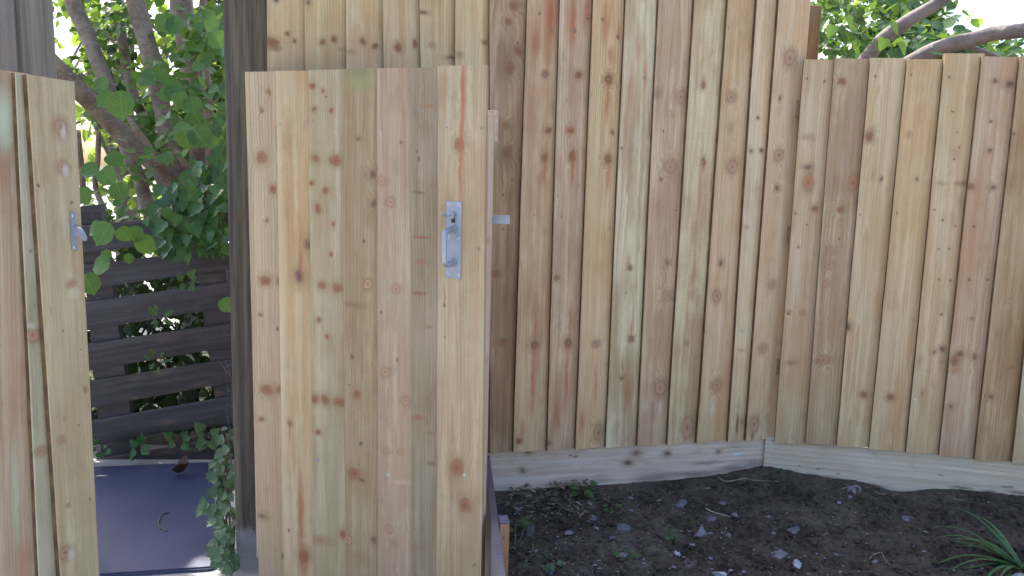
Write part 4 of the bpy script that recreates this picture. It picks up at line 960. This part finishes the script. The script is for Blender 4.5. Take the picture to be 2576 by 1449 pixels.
# ---- sprigs growing through the slats
def sprig(px, py, Y, n, sz, kind, M, label, cat, spread=24, group=None, name=None, stem=True, up=.2):
    b = at_depth(px, py+spread*.8, Y+.03); o = empty(name or cat.replace(' ', '_'), b, 0, label, cat, group)
    mb = MB(); ms = MB()
    for k in range(n):
        a = 6.283*k/n+ri.uniform(-.5, .5); q = spread*ri.uniform(.35, 1.)
        p = at_depth(px+q*math.cos(a), py+q*.8*math.sin(a), Y+ri.uniform(-.04, .04))
        out = (p-b); ax = Vector((math.cos(a), ri.uniform(-.6, .1), -math.sin(a)+up))
        add_leaf(mb, p-b, ax, Vector((ri.uniform(-.4, .4), -1, ri.uniform(.2, 1))), sz*ri.uniform(.7, 1.15)*Y/F, kind, ri, .3, .2)
        ms.tube([Vector((0, 0, 0)), (p-b)*.5+Vector((0, .01, .0)), p-b], [.0016, .0013, .001], 5)
    mb.build('leaves', M, o); ms.build('stalk', M_VINE, o); return o
sprig(402, 800, 3.86, 7, 26, 'holly', M_WEED, 'spiny holly sprig poking through the upper gap of the dark slats', 'holly', 26)
sprig(396, 908, 3.88, 6, 22, 'holly', M_WEED, 'small holly sprig in the gap below the larger holly sprig', 'holly', 22)
sprig(350, 1128, 3.9, 7, 28, 'heart', M_IVY, 'bright green ivy seedling low in the slats left of the middle', 'ivy', 22)
sprig(446, 1110, 3.9, 6, 26, 'ivy', M_IVY, 'dark ivy seedling in the lowest gap at the middle', 'ivy', 20)
sprig(522, 1100, 3.86, 7, 30, 'heart', M_WEED, 'broad leaved seedling in the lowest gap towards the post', 'seedling', 22)
sprig(250, 1130, 3.8, 9, 18, 'ivy', M_IVY, 'small ivy tuft against the lower left end of the slats', 'ivy', 20)
sprig(468, 710, 3.84, 5, 26, 'heart', M_WEED, 'young yellow green leaves between the upper two slat gaps', 'seedling', 20)

# ---- dark hedge close behind the slats
hb = at_depth(420, 1000, 4.5); hb.z = -.06
he = empty('hedge_shrub', hb, 0, 'shadowed leafy shrub seen through the gaps of the dark slats', 'shrub')
mb = MB(); rh = random.Random(3)
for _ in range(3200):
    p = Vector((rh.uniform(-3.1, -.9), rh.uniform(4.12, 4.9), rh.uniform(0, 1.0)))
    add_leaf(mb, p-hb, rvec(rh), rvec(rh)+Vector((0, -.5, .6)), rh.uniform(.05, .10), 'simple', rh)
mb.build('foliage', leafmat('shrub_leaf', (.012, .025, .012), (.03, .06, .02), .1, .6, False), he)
mb = MB()
for _ in range(16):
    x = rh.uniform(-2.6, -1.2); mb.tube([Vector((x, 4.4, 0))-hb, Vector((x+rh.uniform(-.1, .1), 4.45, .4))-hb, Vector((x+rh.uniform(-.25, .25), 4.4, .75))-hb], [.012, .009, .005], 6)
mb.build('stems', M_VINE, he)

# ---- near-black leaf mass added for shadowy depth close behind the post
eb = at_depth(545, 700, 6.3); eb.z = -.06
ev = empty('dark_depth_shrub', eb, 0, 'near black leaf mass added for dark depth behind the hazel stems next to the dark post', 'shrub')
mb = MB(); re_ = random.Random(8)
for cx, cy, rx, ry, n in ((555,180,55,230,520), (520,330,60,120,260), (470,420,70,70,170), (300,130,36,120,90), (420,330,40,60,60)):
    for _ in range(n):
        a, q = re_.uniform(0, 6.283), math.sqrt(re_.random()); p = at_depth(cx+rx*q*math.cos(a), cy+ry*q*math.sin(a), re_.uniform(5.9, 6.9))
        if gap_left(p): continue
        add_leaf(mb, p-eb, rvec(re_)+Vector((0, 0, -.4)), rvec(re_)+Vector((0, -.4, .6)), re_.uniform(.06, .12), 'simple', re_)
mb.build('foliage', leafmat('dark_depth_leaf', (.008, .022, .010), (.018, .05, .02), .06, .5, False), ev)
mb = MB()
for cx in (525, 560, 590):
    P, rr = stem_px([(cx, -60, 4, 6.4), (cx+5, 150, 6, 6.4), (cx-6, 400, 8, 6.4), (545, 700, 12, 6.3)], 6.4); mb.tube([p-eb for p in P], rr, 7)
mb.build('stems', M_VINE, ev)

# ---- sunlit trees farther back
def back_tree(x, y, zc, rx, rz, n, label, seed, s_=.12, gap=.45, name='background_tree', M=None):
    r = random.Random(seed); o = empty(name, (x, y, -.06), 0, label, 'tree', 'sunlit trees beyond the drive')
    mb = MB(); mb.tube([(0, 0, 0), (.05, 0, zc*.5), (0, 0, zc+rz*.6)], [.14, .11, .04], 10, 0, .1, seed)
    for k in range(7):
        a = 6.283*k/7; mb.tube([(0, 0, zc*.5), (rx*.3*math.cos(a), rx*.3*math.sin(a), zc*.8), (rx*.75*math.cos(a), rx*.75*math.sin(a), zc+r.uniform(-.3, .6)*rz)], [.06, .045, .012], 7)
    mb.build('trunk', M_BARK2, o); mb = MB(); c = 0
    while c < n:
        d = rvec(r)*(r.random()**.4); p = Vector((d.x*rx, d.y*rx*.8, zc+d.z*rz))
        if mnoise.noise(Vector((p.x*1.3+seed, p.y*1.3, p.z*1.3))) < gap-.5: c += .25; continue
        W_ = p+Vector((x, y, 0))
        if not gap_left(W_): add_leaf(mb, p, rvec(r)+Vector((0, 0, -.4)), rvec(r)+Vector((0, -.2, .9)), s_*r.uniform(.6, 1.3), 'simple', r)
        c += 1
    mb.build('crown', M or M_FAR, o)
back_tree(-5.6, 8.6, 2.2, 1.3, 1.3, 800, 'yellow green sunlit tree seen between the leaning hazel stems', 21)
back_tree(-4.0, 8.2, 2.9, 1.2, 1.9, 1000, 'sunlit tree behind the upright hazel stems beside the dark post', 22)
back_tree(-7.4, 11.5, 2.5, 1.8, 1.6, 600, 'bright tree farther off behind the grey weathered post', 23)
back_tree(-3.0, 7.4, 2.6, 1.0, 2.2, 1100, 'sunlit tree half hidden by the tall fence and dark post', 24)

# ---- tree over the low fence
rb_ = at_depth(2180, 300, 4.4); rb_.z = -.06
rt_ = empty('overhanging_tree', rb_, 0, 'tree with two bare grey limbs rising behind the low fence', 'tree')
stemobj(rt_, rb_, [(2000,420,24,4.6), (2120,230,22,4.5), (2185,142,18,4.4), (2225,95,18,4.35), (2280,55,17,4.3), (2340,20,16,4.25), (2400,-20,15,4.2), (2520,-90,15,4.1)], 4.4, M_BARK2, 'limb', 31)
stemobj(rt_, rb_, [(2140,330,28,4.5), (2230,200,22,4.4), (2320,142,20,4.3), (2390,114,19,4.2), (2450,98,18,4.15), (2510,82,18,4.1), (2576,76,17,4.0), (2700,60,18,3.9)], 4.4, M_BARK2, 'limb', 32)
stemobj(rt_, rb_, [(2400,112,6,4.25), (2445,121,6,4.25), (2500,140,5,4.3), (2560,165,4,4.3)], 4.3, M_BARK2, 'limb', 33)
stemobj(rt_, rb_, [(2190,440,32,4.6), (2100,520,36,4.7), (2090,760,40,4.8), (2090,1250,46,4.8)], 4.7, M_BARK2, 'trunk', 34)
stemobj(rt_, rb_, [(2000,420,24,4.6), (2030,470,26,4.65), (2095,560,28,4.7)], 4.7, M_BARK2, 'limb', 36)
stemobj(rt_, rb_, [(2140,330,28,4.5), (2150,390,29,4.55), (2185,450,30,4.6)], 4.6, M_BARK2, 'limb', 37)
mb = MB(); rq = random.Random(17)
def right_open(px, py):                       # where the photo shows open sky
    if px > 2390 and py < 95-(px-2390)*.1: return True
    for cx, cy, rx, ry in ((2185,58,34,22), (2155,100,14,16), (2255,52,18,14), (2110,105,18,10), (2080,45,18,20)):
        if ((px-cx)/rx)**2+((py-cy)/ry)**2 < 1: return True
    return False
def right_spray(cx, cy, rx, ry, Y0, Y1, n, s_, kind):
    for _ in range(n):
        a, q = rq.uniform(0, 6.283), math.sqrt(rq.random()); px, py = cx+rx*q*math.cos(a), cy+ry*q*math.sin(a)
        if right_open(px, py): continue
        p = at_depth(px, py, rq.uniform(Y0, Y1)); d = Vector((rq.uniform(-1, 1), rq.uniform(-.6, .4), rq.uniform(-.5, .2)))
        for k in range(rq.randint(3, 6)):
            q_ = p+d*(.05*k)
            add_leaf(mb, q_-rb_, (d+rvec(rq)*.9), Vector((rq.uniform(-.4, .4), -.5, .8))+rvec(rq)*.4, s_*rq.uniform(.6, 1.2), kind, rq)
right_spray(2150, 50, 130, 90, 4.6, 6.2, 170, .066, 'heart')
right_spray(2300, 120, 160, 40, 4.6, 5.8, 140, .075, 'hazel')
right_spray(2470, 128, 120, 26, 4.5, 5.6, 60, .09, 'laurel')
right_spray(2290, 30, 90, 40, 4.8, 6, 60, .07, 'hazel')
right_spray(2250, -130, 300, 90, 4.6, 7, 50, .10, 'hazel')
for px, py, sz, tx, ty in ((2340,92,60,1,.1), (2290,80,40,.9,-.2), (2315,68,40,1,.3), (2250,75,44,.4,.9), (2220,115,40,-.3,1), (2270,125,44,.5,.8), (2200,115,40,.9,.5), (2360,135,44,1,.2), (2530,110,60,.9,-.4), (2550,125,50,-.9,.2), (2135,60,44,.4,.9), (2090,80,40,-.3,.9)):
    Y = 4.1; p = at_depth(px-tx*sz*.5, py-ty*sz*.5, Y); add_leaf(mb, p-rb_, Vector((tx, -.1, -ty)), Vector((.3, -1, 1.2)), sz*Y/F*.85, 'laurel' if abs(tx) > .85 else 'heart', rq, .3, .15)
mb.build('foliage', M_LAUREL, rt_)
back_tree(4.0, 10.5, 2.6, 2.3, 1.5, 1900, 'bright green tree standing behind the two grey limbs', 25)
back_tree(7.0, 13.0, 2.0, 2.2, 1.25, 900, 'low sunlit tree at the far right beyond the low fence', 26)

# ================================================================== THINGS ON THE SOIL
def rockmat(name, c, v=.25):
    N = NT(name); ob = N.n('ShaderNodeTexCoord').outputs['Object']; a = N.noise(ob, 30, 5, .65); b = N.noise(ob, 120, 3)
    col = N.mix(N.mr(a, .35, .7), tuple(x*(1-v) for x in c)+(1,), tuple(x*(1+v) for x in c)+(1,)); col = N.mix(N.mr(b, .55, .75, 0., .6), col, (.04, .033, .03, 1))
    return N.done(N.bsdf(col, .75, a, .5, .004, .3))
M_SLATE = rockmat('slate_stone', (.12, .118, .145)); M_BROWN = rockmat('brown_stone', (.095, .078, .07)); M_WHITE = rockmat('white_stone', (.36, .38, .45)); M_MID = rockmat('grey_stone', (.18, .18, .215))
M_TWIG = rockmat('pale_twig', (.24, .20, .16)); M_CHUNK = rockmat('old_wood', (.09, .075, .08))
def on_soil(px, py):
    c = Vector((0, 0, CAMZ)); d = ray(px, py); t = (ZS-CAMZ)/d.z
    for _ in range(12):
        p = c+d*t; t += (soil_z(p.x, p.y)-p.z)/d.z*.8
    return c+d*t
def stone(px, py, rx, ry, M, label, flat=1., seed=0, name='stone', tilt=0., group='stones on the soil', cat='stone'):
    r = random.Random(seed); p = on_soil(px, py+ry*.6); s = 1.2*rx*p.y/F; h = 1.2*ry*p.y/F
    bm = bmesh.new()
    for _ in range(16):
        d = rvec(r); d = Vector((d.x*s, d.y*s*r.uniform(.6, .9), d.z*h*flat)) * r.uniform(.85, 1.1); bm.verts.new(d)
    bmesh.ops.convex_hull(bm, input=bm.verts)
    for v in [v for v in bm.verts if not v.link_faces]: bm.verts.remove(v)
    bmesh.ops.bevel(bm, geom=bm.edges[:], offset=s*.06, segments=1, affect='EDGES')
    bmesh.ops.recalc_face_normals(bm, faces=bm.faces)
    mb = MB(); mb.from_bm(bm, 0, False, Matrix.Rotation(tilt, 4, 'X') @ Matrix.Rotation(r.uniform(0, .6), 4, 'Z'))
    o = mb.build(name, M, None, p+Vector((0, 0, h*.35*flat))); return tag(o, label, cat, group)
ST = [(1714,1262,20,11,M_SLATE,'dark slate piece tilted up near the right end of the grey gravel board',.5,.5), (1568,1325,20,14,M_SLATE,'blue grey slate piece lying left of the middle of the bed',.5,.6), (1640,1383,28,14,M_BROWN,'largest brown stone, half sunk beside the white flat chip',.9,0), (1565,1395,17,8,M_WHITE,'flat white chip left of the largest brown stone',.4,.3),
  (1706,1391,12,9,M_WHITE,'white lump right of the largest brown stone',1,0), (1808,1441,19,10,M_WHITE,'large pale lump at the bottom edge of the picture',.9,0), (1958,1392,22,10,M_MID,'flat grey slate left of the white lump near the right',.4,.5), (2005,1417,15,12,M_WHITE,'white knobbly lump right of the flat grey slate',1,0),
  (1490,1300,13,10,M_SLATE,'small slate below the green weed near the gravel board',.6,.3), (1483,1268,24,9,M_CHUNK,'flat dark flake lying just below the green weed',.35,.3), (1432,1338,12,6,M_MID,'pale grey chip between the wood chunk and the slate',.5,.3), (1850,1293,12,7,M_MID,'small grey stone right of the pale straight twig',.7,0),
  (1788,1301,16,8,M_SLATE,'low dark stone under the pale straight twig',.5,.3), (1664,1346,12,10,M_BROWN,'small brown stone above the largest brown stone',.8,0), (1700,1349,13,9,M_SLATE,'small slate stone left of the three cornered slate',.6,.4), (1738,1412,24,9,M_CHUNK,'long dark stone right of the white lump',.5,.2), (2150,1228,22,7,M_MID,'thin grey slate close under the pale gravel board',.35,.4),
  (1498,1326,9,7,M_SLATE,'little blue stone in front of the small slate',.8,0), (2280,1300,16,6,M_SLATE,'dark flat stone left of the grass clump',.4,.4), (2065,1270,5,9,M_BROWN,'reddish crumb of brick in the middle right of the bed',.9,.3), (2110,1262,7,4,M_MID,'tiny grey chip right of the brick crumb',.6,.2), (1816,1262,12,5,M_SLATE,'thin slate sliver above the pale straight twig',.4,.3),
  (1995,1330,20,6,M_SLATE,'long thin slate above the flat grey slate',.3,.4), (2200,1412,8,6,M_MID,'grey pebble near the curled pale root',.8,0), (1540,1350,9,9,M_SLATE,'dark pebble under the blue grey slate piece',.8,0), (1945,1340,6,8,M_MID,'upright grey chip above the long thin slate',.8,0), (1380,1430,16,10,M_SLATE,'dark slate near the bottom edge beside the peg weeds',.6,.3), (2562,1449,26,5,M_WHITE,'pale kerb like stone under the grass clump',.8,0)]
for i, (px, py, rx, ry, M, lb, fl, ti) in enumerate(ST): stone(px, py, rx, ry, M, lb, fl, 60+i, 'stone', ti)
# the three cornered slate and the wood chunk
def prism(outline, th, M, name, px, py, label, cat, tilt, rz=0., group=None):
    p = on_soil(px, py); sc = p.y/F; bm = bmesh.new()
    vs = [bm.verts.new((x*sc, 0, y*sc)) for x, y in outline]; f = bm.faces.new(vs); ex = bmesh.ops.extrude_face_region(bm, geom=[f])
    for v in [g for g in ex['geom'] if isinstance(g, bmesh.types.BMVert)]: v.co.y += th
    bmesh.ops.recalc_face_normals(bm, faces=bm.faces); bmesh.ops.bevel(bm, geom=bm.edges[:], offset=.0015, segments=1, affect='EDGES')
    mb = MB(); mb.from_bm(bm, 0, False, Matrix.Rotation(rz, 4, 'Z') @ Matrix.Rotation(tilt, 4, 'X')); o = mb.build(name, M, None, p+Vector((0, 0, -.004))); return tag(o, label, cat, group)
prism([(-22, 4), (20, -3), (16, 14), (10, 24), (6, 37), (-2, 25)], .014, M_MID, 'stone', 1766, 1352, 'three cornered pale slate standing on edge in the middle', 'stone', R(-38), .1, 'stones on the soil')
prism([(-12, -2), (10, -6), (14, 34), (-9, 38)], .03, M_CHUNK, 'wood_chunk', 1333, 1352, 'grey broken wood chunk leaning beside the peg', 'wood chunk', R(-32), .05)
def twig(pxs, r, M, label, cat, name):
    P = [on_soil(x, y)+Vector((0, 0, r*.9)) for x, y in pxs]; Q = smooth_path([tuple(p) for p in P], 5); b = P[0]
    mb = MB(); mb.tube([Vector(q)-b for q in Q], [r*(1-.5*i/len(Q)) for i in range(len(Q))], 7, 0, .25, px_seed(pxs)); return tag(mb.build(name, M, None, b), label, cat)
def px_seed(p): return p[0][0]*.37
twig([(1806,1203), (1826,1213), (1850,1210), (1872,1206), (1895,1210), (1925,1212), (1960,1213)], .0036, M_TWIG, 'pale wavy root lying on the soil below the fence corner', 'root', 'root')
twig([(1773,1279), (1790,1288), (1815,1296), (1842,1302)], .0028, rockmat('white_twig', (.42, .38, .34)), 'short pale straight twig in the middle of the bed', 'twig', 'twig')
twig([(2188,1407), (2200,1396), (2217,1393), (2225,1408), (2238,1422)], .003, M_TWIG, 'curled pale root left of the grass clump', 'root', 'root')
twig([(1294,1296), (1304,1285), (1314,1277)], .0032, rockmat('pale_blue_plastic', (.22, .30, .48), .05), 'bent pale blue plastic straw piece beside the peg', 'straw', 'straw')
twig([(410,1290), (402,1310), (404,1328), (414,1333)], .003, M_CHUNK, 'x', 'twig', 'twig')
tw = bpy.data.objects[-1] if False else None
for o in list(COL.objects):
    if o.get('label') == 'x':
        o['label'] = 'dark curled twig lying on the smooth grey slab'; o.location.z = 0
        bpy.data.objects.remove(o)
b = at_z(402, 1320, .003); mb = MB()
Q = smooth_path([tuple(at_z(x, y, .0035)-b) for x, y in ((425,1288), (408,1294), (400,1310), (402,1326), (420,1336))], 5); mb.tube([Vector(q) for q in Q], [.0032]*len(Q), 7, 0, .2, 3)
tag(mb.build('twig', M_CHUNK, None, b), 'dark curled twig lying on the smooth grey slab', 'twig')
b = at_z(461, 1192, .004); mb = MB(); add_leaf(mb, Vector((-.03, 0, .004)), Vector((1, -.2, .1)), Vector((0, -.4, 1)), .09, 'hazel', ri, .9, -.5)
tag(mb.build('fallen_leaf', leafmat('brown_leaf', (.045, .025, .018), (.06, .035, .022), .05, .7, False, (.1, .05, .02)), None, b), 'curled brown fallen leaf on the grey slab', 'leaf')

# weeds
def weed(px, py, n, sz, kind, label, h=.03, spread=.03, M=None, cat='weed'):
    b = on_soil(px, py); o = empty('weed', b, 0, label, cat, 'weeds on the soil'); mb = MB(); ms = MB()
    for k in range(n):
        a = 6.283*k/n+ri.uniform(-.6, .6); q = spread*ri.uniform(.3, 1); t = Vector((q*math.cos(a), q*math.sin(a), h*ri.uniform(.5, 1.2)))
        ms.tube([Vector((0, 0, -.005)), t*.5+Vector((0, 0, h*.2)), t], [.0013, .0011, .0009], 5)
        add_leaf(mb, t, Vector((math.cos(a), math.sin(a), ri.uniform(-.3, .3))), Vector((0, -.5, 1)), sz*ri.uniform(.55, .95), kind, ri, .3, .3)
    mb.build('leaves', M or M_WEED, o); ms.build('stalk', M_WEED, o)
weed(1462, 1256, 9, .042, 'heart', 'leafy green weed under the grey gravel board', .05, .045)
weed(1365, 1276, 8, .032, 'lobe', 'small lobed weed among the dry litter', .03, .04)
weed(1547, 1289, 6, .034, 'heart', 'round leaved weed right of the flat dark flake', .02, .04)
weed(1575, 1408, 7, .03, 'lobe', 'weed growing beside the flat white chip', .02, .035)
weed(1694, 1372, 7, .026, 'lobe', 'bright weed just above the white lump', .045, .02)
weed(1366, 1416, 7, .045, 'lobe', 'silvery weed near the bottom edge right of the peg', .012, .05, M_TRAIL)
weed(1303, 1345, 7, .034, 'lobe', 'weed close against the orange peg', .05, .03)
weed(1960, 1190, 4, .016, 'heart', 'tiny seedling at the foot of the fence corner', .02, .01)
# grass tufts
def grass(px, py, n, L0, L1, label, lean, w_=.0045, seed=1, up=(.5, 1.2)):
    b = on_soil(px, py); o = empty('grass_clump', b, 0, label, 'grass clump', 'grass clumps'); mb = MB(); r = random.Random(seed)
    for k in range(n):
        a = r.uniform(0, 6.283); d = Vector((math.cos(a), math.sin(a), 0))*.8+Vector(lean); d.z = r.uniform(*up); d.normalize(); L = r.uniform(L0, L1); p = Vector((math.cos(a), math.sin(a), 0))*r.uniform(0, .03); rows = []
        ns = 9
        for j in range(ns+1):
            t = j/ns; sd = d.cross(Vector((0, 0, 1))); sd.normalize(); ww = w_*(1-t)**.6*(1 if t > .1 else .8); nn = sd.cross(d)
            rows.append((mb.add(p-sd*ww), mb.add(p-nn*ww*.35), mb.add(p+sd*ww)))
            p = p+d*(L/ns); d = (d+Vector((0, 0, -.30*L/.3*t-.05))).normalized()
            if p.z < .004: p.z = .004; d.z = max(d.z, 0)
        for q0, q1 in zip(rows, rows[1:]):
            mb.face([q0[0], q0[1], q1[1], q1[0]], None, 0, True); mb.face([q0[1], q0[2], q1[2], q1[1]], None, 0, True)
    mb.build('blades', M_BLADE, o)
grass(2570, 1428, 44, .15, .36, 'arching green grass clump in the bottom right corner', (-.5, -.1, 0), .0085, 4, (.2, 1.0))
grass(1300, 1375, 14, .05, .12, 'thin grass tuft beside the orange peg', (.2, 0, 0), .0018, 5)
# litter and grit: too many to count
mb = MB(); rg = random.Random(9)
for _ in range(260):
    px, py = rg.uniform(1275, 1480), rg.uniform(1225, 1310)
    if rg.random() < (py-1225)/110: continue
    p = on_soil(px, py); add_leaf(mb, p+Vector((0, 0, rg.uniform(.008, .03))), Vector((rg.uniform(-1, 1), rg.uniform(-1, 1), rg.uniform(-.3, .3))), Vector((rg.uniform(-.6, .6), rg.uniform(-.8, .3), 1)), rg.uniform(.012, .030), 'laurel', rg, .3, .2)
for _ in range(110):
    px, py = rg.uniform(1275, 1500), rg.uniform(1222, 1310); p = on_soil(px, py)+Vector((0, 0, .014)); d = Vector((rg.uniform(-1, 1), rg.uniform(-1, 1), rg.uniform(-.1, .15)))*rg.uniform(.03, .09)
    mb.tube([p, p+d*.5+Vector((0, 0, .006)), p+d], [.0011, .001, .0008], 4)
tag(mb.build('leaf_litter', M_DRY), 'dry leaves and stems littering the soil by the gravel board', 'leaf litter', kind='stuff')
mb = MB()
def lump(p, s, r):
    bm = bmesh.new(); bmesh.ops.create_icosphere(bm, subdivisions=1, radius=1)
    for v in bm.verts: v.co = Vector((v.co.x*s*r.uniform(.7, 1.2), v.co.y*s*r.uniform(.7, 1.2), v.co.z*s*r.uniform(.5, .9)))+p
    mb.from_bm(bm)
for _ in range(2600):
    px, py = rg.uniform(1260, 2576), rg.uniform(1215, 1449); p = on_soil(px, py)
    fy = prof_at(p.x)[1]
    if p.y > fy-.02 or p.x < edge_x(p.y)+.03: continue
    lump(p+Vector((0, 0, .001)), .003+.011*rg.random()**3, rg)
tag(mb.build('clods', M_SOIL), 'small dark clods strewn over the soil bed', 'clods', kind='stuff')
mb = MB()
for _ in range(240):
    px, py = rg.uniform(1262, 2500), rg.uniform(1225, 1449)
    if rg.random() < (px-1262)/2000 or rg.random() < (1449-py)/330: continue
    p = on_soil(px, py); fy = prof_at(p.x)[1]
    if p.y > fy-.03 or p.x < edge_x(p.y)+.03: continue
    z = rg.uniform(.004, .013); bm = bmesh.new()
    for _ in range(9):
        d = rvec(rg); bm.verts.new(Vector((d.x*z, d.y*z*.8, d.z*z*.45))*rg.uniform(.8, 1.2)+p+Vector((0, 0, .003)))
    bmesh.ops.convex_hull(bm, input=bm.verts)
    for v in [v for v in bm.verts if not v.link_faces]: bm.verts.remove(v)
    mb.from_bm(bm)
tag(mb.build('stone_chips', M_MID), 'small blue grey stone chips scattered over the soil bed', 'stone chips', kind='stuff')
mb = MB()
for _ in range(520):
    px, py = rg.uniform(1262, 2300), rg.uniform(1215, 1449)
    if rg.random() < (px-1262)/1500: continue
    p = on_soil(px, py); fy = prof_at(p.x)[1]
    if p.y > fy-.02 or p.x < edge_x(p.y)+.03: continue
    lump(p+Vector((0, 0, .002)), rg.uniform(.0014, .0036), rg)
tag(mb.build('grit', rockmat('pale_grit', (.32, .27, .24))), 'pale grit and crumbs scattered over the dark soil', 'grit', kind='stuff')
# sagging wire netting by the post
b = at_depth(570, 1000, 3.5); mb = MB(); rw = random.Random(2)
P0 = [[(548,905),(566,930),(572,980),(570,1040),(578,1075),(588,1100)], [(566,905),(580,945),(582,1000),(584,1050),(592,1085)], [(556,915),(582,950)], [(570,980),(590,990)], [(570,1015),(592,1030)], [(572,1050),(592,1040)], [(562,925),(584,915)], [(578,1085),(596,1078)]]
for q in P0:
    P, rr = stem_px([(x, y, .55, 3.4) for x, y in q], 3.4); mb.tube([p-b for p in P], rr, 5)
tag(mb.build('wire_netting', metal('rusty_wire', (.12, .12, .13)), None, b), 'loose thin wire netting hanging by the dark post', 'wire')
